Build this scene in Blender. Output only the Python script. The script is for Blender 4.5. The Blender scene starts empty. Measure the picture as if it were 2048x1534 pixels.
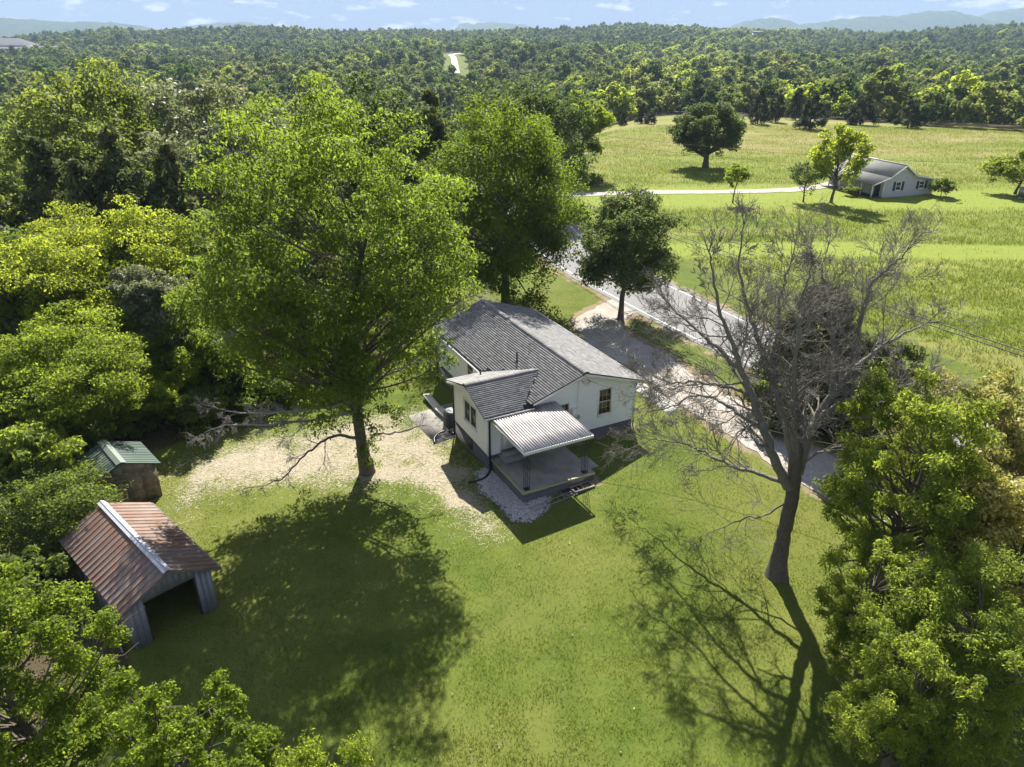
import bpy, math, random
import numpy as np
from math import radians as R
S = bpy.context.scene
COL = S.collection
rng = np.random.default_rng(7)
random.seed(7)

# ------------------------------------------------------------------ camera, sky, sun, exposure
CH = 21.0                        # drone height over the yard
PITCH = math.atan(707 / 1473)    # lens looks this far below the horizon
cam = bpy.data.cameras.new("camera")
cam.sensor_width = 36
cam.lens = 1473 / 2048 * 36
cam.clip_start, cam.clip_end = 0.5, 30000
cam_o = bpy.data.objects.new("camera", cam)
cam_o.location = (0, 0, CH)
cam_o.rotation_euler = (math.pi / 2 - PITCH, 0, 0)
COL.objects.link(cam_o)
S.camera = cam_o

SUN_AZ, SUN_EL = R(1.5), R(44)
W = bpy.data.worlds.new("World")
S.world = W
W.use_nodes = True
wn, wl = W.node_tree.nodes, W.node_tree.links
wn.clear()
def N(t, nodes=wn, **kw):
    n = nodes.new(t)
    for k, v in kw.items():
        setattr(n, k, v)
    return n
sky = N("ShaderNodeTexSky", sky_type='NISHITA', sun_disc=False, sun_elevation=SUN_EL, sun_rotation=SUN_AZ,
        air_density=0.3, dust_density=0.0, ozone_density=3.0, altitude=0)
gam = N("ShaderNodeGamma"); gam.inputs[1].default_value = 0.10   # softer contrast between horizon and zenith
tc = N("ShaderNodeTexCoord")
sep = N("ShaderNodeSeparateXYZ")
az = N("ShaderNodeMath", operation='ARCTAN2')
el = N("ShaderNodeMath", operation='ARCSINE')
azs = N("ShaderNodeMath", operation='MULTIPLY'); azs.inputs[1].default_value = 17
els = N("ShaderNodeMath", operation='MULTIPLY'); els.inputs[1].default_value = 60
cmb = N("ShaderNodeCombineXYZ")
cn = N("ShaderNodeTexNoise", noise_dimensions='3D'); cn.inputs["Scale"].default_value = 1.0
cn.inputs["Detail"].default_value = 6; cn.inputs["Roughness"].default_value = 0.55
cr = N("ShaderNodeValToRGB")
cr.color_ramp.elements[0].position = 0.56; cr.color_ramp.elements[0].color = (0, 0, 0, 1)
cr.color_ramp.elements[1].position = 0.645; cr.color_ramp.elements[1].color = (1, 1, 1, 1)
bright = N("ShaderNodeMix", data_type='RGBA')
bright.inputs["B"].default_value = (2.5, 2.5, 2.55, 1)
bg = N("ShaderNodeBackground"); bg.inputs["Strength"].default_value = 0.15
wo = N("ShaderNodeOutputWorld")
wl.new(tc.outputs["Generated"], sep.inputs[0])
wl.new(sep.outputs[0], az.inputs[0]); wl.new(sep.outputs[1], az.inputs[1]); wl.new(sep.outputs[2], el.inputs[0])
wl.new(az.outputs[0], azs.inputs[0]); wl.new(el.outputs[0], els.inputs[0])
wl.new(azs.outputs[0], cmb.inputs[0]); wl.new(els.outputs[0], cmb.inputs[1])
wl.new(cmb.outputs[0], cn.inputs["Vector"]); wl.new(cn.outputs["Fac"], cr.inputs[0])
tint = N("ShaderNodeMix", data_type='RGBA', blend_type='MULTIPLY'); tint.inputs["Factor"].default_value = 1
tint.inputs["B"].default_value = (.83, .95, 1.38, 1)
wl.new(sky.outputs[0], gam.inputs[0]); wl.new(gam.outputs[0], tint.inputs["A"])
wl.new(tint.outputs["Result"], bright.inputs["A"]); wl.new(cr.outputs[0], bright.inputs["Factor"])
wl.new(bright.outputs["Result"], bg.inputs[0]); wl.new(bg.outputs[0], wo.inputs[0])

sl = bpy.data.lights.new("sun", 'SUN'); sl.energy = 4.6; sl.angle = R(0.5); sl.color = (1.0, 0.955, 0.87)
so = bpy.data.objects.new("sun", sl); COL.objects.link(so)
so.rotation_euler = (math.pi / 2 - SUN_EL, 0, math.pi - SUN_AZ)
so.location = (0, 40, 60)

S.view_settings.view_transform = 'Standard'
S.view_settings.look = 'None'
S.view_settings.gamma = 1
S.view_settings.use_curve_mapping = False
S.view_settings.exposure = 1.58
S.cycles.use_denoising = True
S.cycles.max_bounces = 8; S.cycles.diffuse_bounces = 4; S.cycles.glossy_bounces = 2
S.cycles.transmission_bounces = 4; S.cycles.transparent_max_bounces = 6; S.cycles.volume_bounces = 0
S.cycles.sample_clamp_indirect = 6

# ------------------------------------------------------------------ terrain function and picture-to-ground helper
def smooth(a, b, x):
    t = np.clip((x - a) / (b - a), 0, 1)
    return t * t * (3 - 2 * t)
RIDGE_PX = np.array([-700, 0, 120, 230, 290, 400, 520, 700, 900, 1100, 1180, 1280, 1400, 1600, 1750, 1900, 2048, 2700], float)
RIDGE_PY = np.array([70, 70, 62, 52, 58, 54, 52, 58, 58, 55, 50, 46, 52, 58, 60, 54, 46, 50], float)
RIDGE_AZ = np.arctan((RIDGE_PX - 1024) / 1473 / 1.109)
RIDGE_H = np.tan((60 - RIDGE_PY) / 1473 / 1.109) * 1900 + 21 - 19
HO = np.array([-1.242, 33.158])          # near corner of the annex
HT = R(27)
def terrain(x, y):
    x = np.asarray(x, float); y = np.asarray(y, float)
    r = np.hypot(x, y)
    a = np.arctan2(x, np.maximum(y, 1e-3))
    s = smooth(-0.02, 0.22, a)
    D = 16 - 2 * s
    z = -D * smooth(66 + 119 * s, 310 + 90 * s, r) - (18 - D) * smooth(420, 900, r)
    rh = np.interp(a, RIDGE_AZ, RIDGE_H)
    z = z + (18 + rh) * smooth(900, 1900, r) - 45 * smooth(2150, 3400, r)
    amp = smooth(230, 800, r) * (1 - np.exp(-((x + .067 * y) / 60) ** 2) * smooth(400, 560, y))
    z = z + amp * (3.2 * np.sin(x / 83 + 1.3) * np.sin(y / 121 + .4) + 2.2 * np.sin(x / 47 - y / 71) + 1.5 * np.sin(x / 31 + y / 39 + 2))
    z = z + 13 * np.exp(-(((x + 64) / 150) ** 2 + ((y - 960) / 230) ** 2)) * smooth(500, 700, r)
    w = np.exp(-(((x - 2) / 15) ** 2 + ((y - 39) / 14) ** 2) ** 2)
    z = z + w * (0.056 * (x + 1.1) - 0.0157 * (y - 32.8))
    z = z + 0.05 * np.sin(x / 3.1 + y / 4.7) * np.sin(y / 5.3 - x / 7.1) * (1 - w)
    return z
cp, sp_ = math.cos(PITCH), math.sin(PITCH)
def ray(px, py):
    a, b = (px - 1024) / 1473, (py - 767) / 1473
    return np.array([a, cp - b * sp_, -sp_ - b * cp])
def at(px, py, Y):
    d = ray(px, py); t = Y / d[1]
    return np.array([d[0] * t, Y, CH + d[2] * t])
def G(px, py):
    d = ray(px, py); z = 0.0
    for _ in range(12):
        t = (z - CH) / d[2]; p = d * t; z = float(terrain(p[0], p[1]))
    return np.array([p[0], p[1], z])

# ------------------------------------------------------------------ mesh helpers
def make_mesh(name, v, faces, mat=None, smooth_=False, attr=None):
    """v (n,3); faces: list of index arrays (k,3)/(k,4) or python lists"""
    me = bpy.data.meshes.new(name)
    v = np.asarray(v, np.float32)
    fl = [np.asarray(f, np.int32) for f in faces if len(f)]
    loops = np.concatenate([f.ravel() for f in fl])
    tot = np.concatenate([np.full(len(f), f.shape[1], np.int32) for f in fl])
    start = np.concatenate([[0], np.cumsum(tot)[:-1]]).astype(np.int32)
    me.vertices.add(len(v)); me.vertices.foreach_set("co", v.ravel())
    me.loops.add(len(loops)); me.loops.foreach_set("vertex_index", loops)
    me.polygons.add(len(tot)); me.polygons.foreach_set("loop_start", start)
    me.polygons.foreach_set("loop_total", tot)
    if smooth_:
        me.polygons.foreach_set("use_smooth", np.ones(len(tot), bool))
    me.update(calc_edges=True)
    if attr is not None:
        for k, (dom, arr) in attr.items():
            if arr.ndim == 1:
                at_ = me.attributes.new(k, 'FLOAT', dom); at_.data.foreach_set("value", arr.astype(np.float32))
            else:
                at_ = me.attributes.new(k, 'FLOAT_COLOR', dom); at_.data.foreach_set("color", arr.astype(np.float32).ravel())
    if mat:
        me.materials.append(mat)
    return me
class MB:
    """collects polygons and tubes for one mesh"""
    def __init__(s): s.v = []; s.f = {3: [], 4: []}; s.n = 0; s.ng = []; s.t = {3: [], 4: []}
    def add(s, v, f, t=0.5):
        v = np.asarray(v, float); s.v.append(v)
        for q in f:
            q = [i + s.n for i in q]
            if len(q) in (3, 4): s.f[len(q)].append(q); s.t[len(q)].append(t)
            else: 
                for i in range(1, len(q) - 1): s.f[3].append([q[0], q[i], q[i + 1]]); s.t[3].append(t)
        s.n += len(v)
    def poly(s, pts, t=0.5): s.add(pts, [list(range(len(pts)))], t)
    def box(s, lo, hi, t=0.5, rz=0, c=None):
        x0, y0, z0 = lo; x1, y1, z1 = hi
        v = np.array([[x0, y0, z0], [x1, y0, z0], [x1, y1, z0], [x0, y1, z0], [x0, y0, z1], [x1, y0, z1], [x1, y1, z1], [x0, y1, z1]], float)
        if rz:
            c = np.array(c if c is not None else [(x0 + x1) / 2, (y0 + y1) / 2]); d = v[:, :2] - c
            v[:, 0] = c[0] + d[:, 0] * math.cos(rz) - d[:, 1] * math.sin(rz); v[:, 1] = c[1] + d[:, 0] * math.sin(rz) + d[:, 1] * math.cos(rz)
        s.add(v, [[0, 3, 2, 1], [4, 5, 6, 7], [0, 1, 5, 4], [1, 2, 6, 5], [2, 3, 7, 6], [3, 0, 4, 7]], t)
    def prism(s, base, off, t=0.5):
        base = np.asarray(base, float); n = len(base); top = base + np.asarray(off, float)
        s.add(np.vstack([base, top]), [list(range(n))[::-1], list(range(n, 2 * n))] + [[i, (i + 1) % n, n + (i + 1) % n, n + i] for i in range(n)], t)
    def tube(s, pts, rad, sides=5, cap=False, t=0.5):
        pts = np.asarray(pts, float); n = len(pts)
        rad = np.broadcast_to(np.asarray(rad, float), (n,))
        d = np.gradient(pts, axis=0); d /= np.linalg.norm(d, axis=1)[:, None] + 1e-9
        ref = np.array([0.13, 0.31, 0.94]) if abs(d[:, 2].mean()) < 0.9 else np.array([0.94, 0.3, 0.1])
        u = np.cross(d, ref); u /= np.linalg.norm(u, axis=1)[:, None] + 1e-9
        w = np.cross(d, u)
        an = np.arange(sides) * 2 * math.pi / sides
        ring = pts[:, None, :] + rad[:, None, None] * (np.cos(an)[None, :, None] * u[:, None, :] + np.sin(an)[None, :, None] * w[:, None, :])
        v = ring.reshape(-1, 3)
        i = np.arange(n - 1)[:, None] * sides; j = np.arange(sides)[None, :]; k = (j + 1) % sides
        q = np.stack([i + j, i + k, i + sides + k, i + sides + j], -1).reshape(-1, 4) + s.n
        s.v.append(v); s.f[4].extend(q.tolist()); s.t[4].extend([t] * len(q)); s.n += len(v)
        if cap:
            b = s.n - sides
            for m in range(1, sides - 1): s.f[3].append([b, b + m, b + m + 1]); s.t[3].append(t)
    def mesh(s, name, mat, sm=False):
        v = np.concatenate(s.v); fs = [s.f[k] for k in (3, 4) if s.f[k]]
        tt = np.concatenate([np.array(s.t[k]) for k in (3, 4) if s.f[k]])
        return make_mesh(name, v, fs, mat, sm, {"tint": ('FACE', tt)})
def obj(name, me, parent=None, kind=None, label=None, cat=None, group=None, loc=None, rz=None):
    o = bpy.data.objects.new(name, me); COL.objects.link(o)
    if parent: o.parent = parent
    if kind: o["kind"] = kind
    if label: o["label"] = label
    if cat: o["category"] = cat
    if group: o["group"] = group
    if loc is not None: o.location = loc
    if rz is not None: o.rotation_euler = (0, 0, rz)
    return o
def thing(name, label, cat, loc=(0, 0, 0), rz=0, group=None):
    return obj(name, None, None, None, label, cat, group, loc, rz)

# ------------------------------------------------------------------ materials
def new_mat(name):
    m = bpy.data.materials.new(name); m.use_nodes = True
    nt = m.node_tree; nt.nodes.clear()
    out = nt.nodes.new("ShaderNodeOutputMaterial")
    return m, nt.nodes, nt.links, out
def mixc(nd, lk, f, a, b, blend='MIX'):
    n = nd.new("ShaderNodeMix"); n.data_type = 'RGBA'; n.blend_type = blend
    for s, v in (("Factor", f), ("A", a), ("B", b)):
        if hasattr(v, "links") or hasattr(v, "is_linked"): lk.new(v, n.inputs[s])
        elif s == "Factor": n.inputs[s].default_value = v
        else: n.inputs[s].default_value = (*v, 1)
    return n.outputs["Result"]
def noise(nd, lk, scale, detail=3, rough=.55, vec=None, dims='3D'):
    n = nd.new("ShaderNodeTexNoise"); n.inputs["Scale"].default_value = scale
    n.inputs["Detail"].default_value = detail; n.inputs["Roughness"].default_value = rough
    if vec is not None: lk.new(vec, n.inputs["Vector"])
    return n.outputs["Fac"]
def ramp(nd, lk, f, p0, p1, c0=(0, 0, 0), c1=(1, 1, 1)):
    n = nd.new("ShaderNodeValToRGB"); e = n.color_ramp.elements
    e[0].position = p0; e[1].position = p1; e[0].color = (*c0, 1); e[1].color = (*c1, 1)
    lk.new(f, n.inputs[0]); return n.outputs[0]
def math_(nd, lk, op, a, b):
    n = nd.new("ShaderNodeMath"); n.operation = op
    for i, v in enumerate((a, b)):
        if hasattr(v, "is_linked"): lk.new(v, n.inputs[i])
        else: n.inputs[i].default_value = v
    return n.outputs[0]
def attr_fac(nd, name):
    n = nd.new("ShaderNodeAttribute"); n.attribute_name = name; return n
def principled(nd, lk, out, color, rough=.8, spec=.25, metal=0, bump=None, bstr=.3, bdist=.02):
    p = nd.new("ShaderNodeBsdfPrincipled")
    if hasattr(color, "is_linked"): lk.new(color, p.inputs["Base Color"])
    else: p.inputs["Base Color"].default_value = (*color, 1)
    if hasattr(rough, "is_linked"): lk.new(rough, p.inputs["Roughness"])
    else: p.inputs["Roughness"].default_value = rough
    p.inputs["Specular IOR Level"].default_value = spec
    p.inputs["Metallic"].default_value = metal
    if bump is not None:
        b = nd.new("ShaderNodeBump"); b.inputs["Strength"].default_value = bstr; b.inputs["Distance"].default_value = bdist
        lk.new(bump, b.inputs["Height"]); lk.new(b.outputs[0], p.inputs["Normal"])
    lk.new(p.outputs[0], out.inputs[0]); return p
def pos(nd): return nd.new("ShaderNodeNewGeometry").outputs["Position"]
def objco(nd): return nd.new("ShaderNodeTexCoord").outputs["Object"]

def simple(name, c, rough=.7, spec=.3, metal=0, var=.18, scale=6, fine=60, tintamp=.5, bump=.15):
    """paint, metal or wood: base colour broken by two scales of grime plus the per-piece tint"""
    m, nd, lk, out = new_mat(name)
    v = objco(nd)
    n1 = noise(nd, lk, scale, 4, .6, v); n2 = noise(nd, lk, fine, 3, .6, v)
    c = np.array(c)
    a = mixc(nd, lk, n1, tuple(c * (1 - var)), tuple(np.minimum(c * (1 + var), 1)))
    b = mixc(nd, lk, ramp(nd, lk, n2, .35, .7), (1 - var, 1 - var, 1 - var), (1, 1, 1))
    a = mixc(nd, lk, 1.0, a, b, 'MULTIPLY')
    t = attr_fac(nd, "tint")
    tr = ramp(nd, lk, t.outputs["Fac"], 0, 1, (1 - tintamp,) * 3, (1 + tintamp,) * 3)
    a = mixc(nd, lk, 1.0, a, tr, 'MULTIPLY')
    principled(nd, lk, out, a, rough, spec, metal, n2, bump)
    return m

def leaf_mat(name, c0, c1, trans=(0.30, 0.42, 0.04), tf=.42, rough=.5, spec=.35, ov=.35):
    m, nd, lk, out = new_mat(name)
    t = attr_fac(nd, "tint").outputs["Fac"]
    oi = nd.new("ShaderNodeObjectInfo").outputs["Random"]
    col = mixc(nd, lk, t, c0, c1)
    var = mixc(nd, lk, oi, (1 - ov, 1 - ov * .8, 1 - ov), (1 + ov * .8, 1 + ov * .5, 1 + ov * .4))
    col = mixc(nd, lk, 1.0, col, var, 'MULTIPLY')
    p = nd.new("ShaderNodeBsdfPrincipled"); lk.new(col, p.inputs["Base Color"])
    p.inputs["Roughness"].default_value = rough; p.inputs["Specular IOR Level"].default_value = spec
    tr = nd.new("ShaderNodeBsdfTranslucent")
    tcol = mixc(nd, lk, t, tuple(np.array(trans) * .6), trans)
    tcol = mixc(nd, lk, 1.0, tcol, var, 'MULTIPLY')
    lk.new(tcol, tr.inputs[0])
    ms = nd.new("ShaderNodeMixShader"); ms.inputs[0].default_value = tf
    lk.new(p.outputs[0], ms.inputs[1]); lk.new(tr.outputs[0], ms.inputs[2]); lk.new(ms.outputs[0], out.inputs[0])
    return m
M = {}
M['leaf_bright'] = leaf_mat("leaf_bright", (.058, .098, .014), (.145, .195, .022), (.42, .535, .045), .52, .6, .2)
M['leaf_light'] = leaf_mat("leaf_light", (.095, .145, .024), (.23, .285, .045), (.56, .66, .08), .55, .6, .2, .2)
M['leaf_maple'] = leaf_mat("leaf_maple", (.052, .090, .015), (.125, .180, .024), (.36, .48, .045), .50, .6, .2, 0)
M['leaf_mid'] = leaf_mat("leaf_mid", (.062, .094, .020), (.125, .160, .036), (.38, .47, .07), .50, .6, .2)
M['leaf_yellow'] = leaf_mat("leaf_yellow", (.088, .132, .016), (.185, .24, .026), (.50, .61, .055), .54, .6, .2, .22)
M['leaf_pale'] = leaf_mat("leaf_pale", (.14, .17, .04), (.46, .42, .15), (.56, .56, .12), .42)
M['leaf_dark'] = leaf_mat("leaf_dark", (.056, .080, .028), (.110, .135, .050), (.26, .35, .08), .42, .6, .15)
M['leaf_grey'] = leaf_mat("leaf_grey", (.11, .125, .075), (.24, .26, .165), (.32, .38, .13), .38, .5, .25)
M['leaf_cedar'] = leaf_mat("leaf_cedar", (.060, .080, .034), (.115, .138, .052), (.22, .27, .07), .32, .7, .1)
M['leaf_far'] = leaf_mat("leaf_far", (.050, .080, .018), (.11, .145, .032), (.30, .42, .07), .42, .75, .06, .5)
M['grass'] = leaf_mat("grass", (.068, .108, .012), (.19, .23, .036), (.38, .46, .05), .36, .6, .2, 0)
M['meadow_grass'] = leaf_mat("meadow_grass", (.10, .148, .018), (.205, .232, .046), (.34, .42, .055), .3, .7, .1, 0)
M['straw'] = simple("straw", (.43, .375, .275), .8, .15, 0, .2, 3, 40, .45)
def bark(name, c, scale=6):
    m, nd, lk, out = new_mat(name)
    v = objco(nd)
    mp = nd.new("ShaderNodeMapping"); mp.inputs["Scale"].default_value = (1, 1, .22); lk.new(v, mp.inputs[0])
    n1 = noise(nd, lk, scale * 3, 5, .65, mp.outputs[0]); n2 = noise(nd, lk, scale * .4, 3, .6, v)
    c = np.array(c)
    a = mixc(nd, lk, ramp(nd, lk, n1, .3, .7), tuple(c * .45), tuple(c * 1.35))
    a = mixc(nd, lk, math_(nd, lk, 'MULTIPLY', n2, .5), a, (c[0] * 1.2, c[1] * 1.25, c[2] * 1.1))
    principled(nd, lk, out, a, .9, .15, 0, n1, .8, .03)
    return m
M['bark'] = bark("bark", (.125, .105, .085))
M['bark_grey'] = bark("bark_grey", (.20, .182, .158))
M['twig_pale'] = bark("twig_pale", (.34, .31, .28))

M['white_siding'] = simple("white_siding", (.80, .80, .79), .55, .35, 0, .035, 2, 30, .06, .05)
M['white_trim'] = simple("white_trim", (.80, .80, .78), .5, .35, 0, .08, 4, 40, .1, .05)
M['foundation'] = simple("foundation", (.125, .12, .13), .85, .2, 0, .15, 3, 50, .15, .2)
M['shingle'] = simple("shingle", (.225, .221, .216), .92, .12, 0, .12, 1.2, 90, .38, .3)
M['drip_edge'] = simple("drip_edge", (.03, .03, .032), .6, .3, 0)
M['black_pipe'] = simple("black_pipe", (.018, .018, .018), .45, .4, 0)
M['iron'] = simple("iron", (.02, .02, .02), .5, .4, 0)
M['grey_metal'] = simple("grey_metal", (.38, .38, .39), .45, .5, .6)
M['meter_grey'] = simple("meter_grey", (.42, .43, .44), .5, .4, .2)
M['dark_metal'] = simple("dark_metal", (.06, .062, .065), .5, .4, .2)
M['wood_weathered'] = simple("wood_weathered", (.24, .21, .18), .85, .2, 0, .25, 5, 40, .3)
M['wood_dark'] = simple("wood_dark", (.07, .06, .05), .9, .2, 0)
M['cables'] = simple("cables", (.03, .03, .03), .6, .3, 0)

def pane_mat():
    m, nd, lk, out = new_mat("window_pane")
    principled(nd, lk, out, (.055, .048, .022), .08, .6)  # olive reflection of the fields is put into the base colour
    return m
M['pane'] = pane_mat()
M['tan_sash'] = simple("tan_sash", (.52, .46, .30), .5, .3, 0, .06)
def concrete(name, c, stain=.5):
    m, nd, lk, out = new_mat(name)
    v = pos(nd)
    n1 = noise(nd, lk, .9, 5, .62, v); n2 = noise(nd, lk, 14, 5, .7, v); n3 = noise(nd, lk, 90, 2, .5, v)
    c = np.array(c)
    a = mixc(nd, lk, ramp(nd, lk, n1, .35, .68), tuple(c * (1 - stain)), tuple(c))
    a = mixc(nd, lk, math_(nd, lk, 'MULTIPLY', ramp(nd, lk, n2, .5, .75), .35), a, tuple(c * np.array([.62, .56, .48])))
    a = mixc(nd, lk, math_(nd, lk, 'MULTIPLY', n3, .3), a, tuple(c * 1.1))
    principled(nd, lk, out, a, .88, .2, 0, n2, .25)
    return m
M['concrete'] = concrete("concrete", (.34, .32, .285))
M['concrete_white'] = concrete("concrete_white", (.60, .575, .52), .15)
M['curb_moss'] = concrete("curb_moss", (.40, .38, .22), .3)
def asphalt():
    m, nd, lk, out = new_mat("asphalt")
    v = pos(nd)
    n1 = noise(nd, lk, .35, 4, .6, v); n2 = noise(nd, lk, 30, 4, .7, v)
    a = mixc(nd, lk, n1, (.155, .152, .149), (.215, .21, .204))
    a = mixc(nd, lk, ramp(nd, lk, n2, .45, .8), a, (.28, .272, .26))
    principled(nd, lk, out, a, .9, .15, 0, n2, .3)
    return m
M['asphalt'] = asphalt()
def gravel(name, c0, c1, c2):
    m, nd, lk, out = new_mat(name)
    v = pos(nd)
    vo = nd.new("ShaderNodeTexVoronoi"); vo.inputs["Scale"].default_value = 17; lk.new(v, vo.inputs["Vector"])
    n1 = noise(nd, lk, .7, 5, .65, v); n2 = noise(nd, lk, 5, 4, .6, v)
    a = mixc(nd, lk, vo.outputs["Color"], c0, c1)
    a = mixc(nd, lk, ramp(nd, lk, n1, .42, .62), a, c2)
    a = mixc(nd, lk, math_(nd, lk, 'MULTIPLY', ramp(nd, lk, n2, .5, .7), .5), a, tuple(np.array(c2) * .6))
    principled(nd, lk, out, a, .9, .2, 0, vo.outputs["Distance"], .6, .03)
    return m
M['gravel_drive'] = gravel("gravel_drive", (.26, .24, .215), (.44, .42, .385), (.31, .27, .22))
M['gravel_white'] = gravel("gravel_white", (.34, .33, .33), (.62, .60, .60), (.46, .44, .43))
M['pebble'] = simple("pebble", (.50, .485, .48), .8, .3, 0, .15, 4, 40, .5)

def ground_mat():
    m, nd, lk, out = new_mat("ground")
    v = pos(nd)
    A = attr_fac(nd, "mask_a"); B = attr_fac(nd, "mask_b")
    sa = nd.new("ShaderNodeSeparateColor"); lk.new(A.outputs["Color"], sa.inputs[0])
    sb = nd.new("ShaderNodeSeparateColor"); lk.new(B.outputs["Color"], sb.inputs[0])
    n0 = noise(nd, lk, .11, 4, .6, v); n1 = noise(nd, lk, .8, 5, .65, v); n2 = noise(nd, lk, 7, 5, .7, v); n3 = noise(nd, lk, 45, 3, .6, v)
    lawn = mixc(nd, lk, ramp(nd, lk, n1, .3, .7), (.070, .108, .014), (.135, .170, .026))
    lawn = mixc(nd, lk, ramp(nd, lk, n0, .42, .60), lawn, (.165, .180, .038))
    n5 = noise(nd, lk, .27, 5, .7, v)
    lawn = mixc(nd, lk, math_(nd, lk, 'MULTIPLY', ramp(nd, lk, n5, .56, .68), .4), lawn, (.055, .095, .012))
    lawn = mixc(nd, lk, math_(nd, lk, 'MULTIPLY', ramp(nd, lk, noise(nd, lk, 1.9, 5, .75, v), .60, .68), .8), lawn, (.20, .175, .085))
    lawn = mixc(nd, lk, math_(nd, lk, 'MULTIPLY', ramp(nd, lk, n2, .52, .75), .55), lawn, (.15, .14, .05))
    lawn = mixc(nd, lk, math_(nd, lk, 'MULTIPLY', ramp(nd, lk, n3, .35, .6), .45), lawn, (.03, .05, .01))
    # meadow: streaks along the field
    mp = nd.new("ShaderNodeMapping"); mp.inputs["Scale"].default_value = (.05, .22, .1); mp.inputs["Rotation"].default_value = (0, 0, R(6)); lk.new(v, mp.inputs[0])
    m1 = noise(nd, lk, 1.0, 6, .62, mp.outputs[0]); m2 = noise(nd, lk, 1.3, 5, .7, v)
    mead = mixc(nd, lk, ramp(nd, lk, m1, .35, .65), (.110, .155, .018), (.19, .205, .046))
    mead = mixc(nd, lk, math_(nd, lk, 'MULTIPLY', ramp(nd, lk, m2, .45, .7), .5), mead, (.10, .11, .02))
    tan = mixc(nd, lk, ramp(nd, lk, m1, .35, .62), (.24, .195, .085), (.16, .165, .04))
    mead = mixc(nd, lk, sb.outputs[0], mead, tan)
    mown = mixc(nd, lk, ramp(nd, lk, m2, .3, .75), (.145, .195, .024), (.21, .235, .045))
    c = mixc(nd, lk, sa.outputs[2], lawn, mead)
    c = mixc(nd, lk, sb.outputs[1], c, mown)
    # bare earth and straw: the mask is broken up by noise
    st = math_(nd, lk, 'ADD', sa.outputs[0], math_(nd, lk, 'MULTIPLY', math_(nd, lk, 'SUBTRACT', n2, .5), 1.7))
    st = math_(nd, lk, 'ADD', st, math_(nd, lk, 'MULTIPLY', math_(nd, lk, 'SUBTRACT', n1, .5), .9))
    stc = mixc(nd, lk, ramp(nd, lk, n3, .3, .7), (.25, .21, .145), (.43, .38, .285))
    c = mixc(nd, lk, ramp(nd, lk, st, .44, .70), c, stc)
    lit = mixc(nd, lk, n2, (.035, .032, .016), (.11, .085, .05))
    wd = math_(nd, lk, 'ADD', sa.outputs[1], math_(nd, lk, 'MULTIPLY', math_(nd, lk, 'SUBTRACT', n1, .5), 1.1))
    c = mixc(nd, lk, ramp(nd, lk, wd, .42, .6), c, lit)
    dirt = mixc(nd, lk, n2, (.16, .12, .075), (.30, .235, .16))
    dd = math_(nd, lk, 'ADD', sb.outputs[2], math_(nd, lk, 'MULTIPLY', math_(nd, lk, 'SUBTRACT', n1, .5), 1.1))
    c = mixc(nd, lk, ramp(nd, lk, dd, .5, .66), c, dirt)
    principled(nd, lk, out, c, .95, .1, 0, math_(nd, lk, 'ADD', n2, n3), .5, .05)
    return m
M['ground'] = ground_mat()

# ------------------------------------------------------------------ areas on the ground
def sdf(poly, x, y):
    """signed distance to a polygon, positive inside"""
    p = np.asarray(poly, float); x = np.asarray(x, float); y = np.asarray(y, float)
    d = np.full(x.shape, 1e9); ins = np.zeros(x.shape, bool)
    for i in range(len(p)):
        a, b = p[i], p[(i + 1) % len(p)]
        e = b - a; L = e @ e + 1e-12
        t = np.clip(((x - a[0]) * e[0] + (y - a[1]) * e[1]) / L, 0, 1)
        d = np.minimum(d, np.hypot(x - a[0] - t * e[0], y - a[1] - t * e[1]))
        c = ((a[1] > y) != (b[1] > y))
        with np.errstate(divide='ignore', invalid='ignore'):
            xi = a[0] + (y - a[1]) / (b[1] - a[1] if b[1] != a[1] else 1e-9) * e[0]
        ins ^= c & (x < xi)
    return np.where(ins, d, -d)
_VN = np.random.default_rng(123).random((256, 256))
def vnoise(x, y, sc):
    x = np.asarray(x, float) / sc; y = np.asarray(y, float) / sc; xi, yi = np.floor(x).astype(int), np.floor(y).astype(int); u, w = x - xi, y - yi; u = u * u * (3 - 2 * u); w = w * w * (3 - 2 * w)
    g = lambda a, b: _VN[a % 256, b % 256]
    return (g(xi, yi) * (1 - u) + g(xi + 1, yi) * u) * (1 - w) + (g(xi, yi + 1) * (1 - u) + g(xi + 1, yi + 1) * u) * w
def fbm(x, y, sc): return .5 * vnoise(x, y, sc) + .3 * vnoise(x + 31, y - 17, sc / 2.1) + .2 * vnoise(x - 57, y + 91, sc / 4.3)
def dist_line(pl, x, y):
    d = np.full(np.shape(x), 1e9)
    for a, b in zip(pl[:-1], pl[1:]):
        a = np.array(a[:2]); b = np.array(b[:2]); e = b - a; L = e @ e
        t = np.clip(((x - a[0]) * e[0] + (y - a[1]) * e[1]) / L, 0, 1)
        d = np.minimum(d, np.hypot(x - a[0] - t * e[0], y - a[1] - t * e[1]))
    return d
def catmull(pl, n=8):
    p = np.asarray(pl, float); p = np.vstack([2 * p[0] - p[1], p, 2 * p[-1] - p[-2]]); o = []
    for i in range(1, len(p) - 2):
        t = np.linspace(0, 1, n, endpoint=False)[:, None]
        o.append(.5 * (2 * p[i] + (p[i + 1] - p[i - 1]) * t + (2 * p[i - 1] - 5 * p[i] + 4 * p[i + 1] - p[i + 2]) * t ** 2 + (3 * p[i] - p[i - 1] - 3 * p[i + 1] + p[i + 2]) * t ** 3))
    o.append(p[-2][None]); return np.vstack(o)
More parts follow.
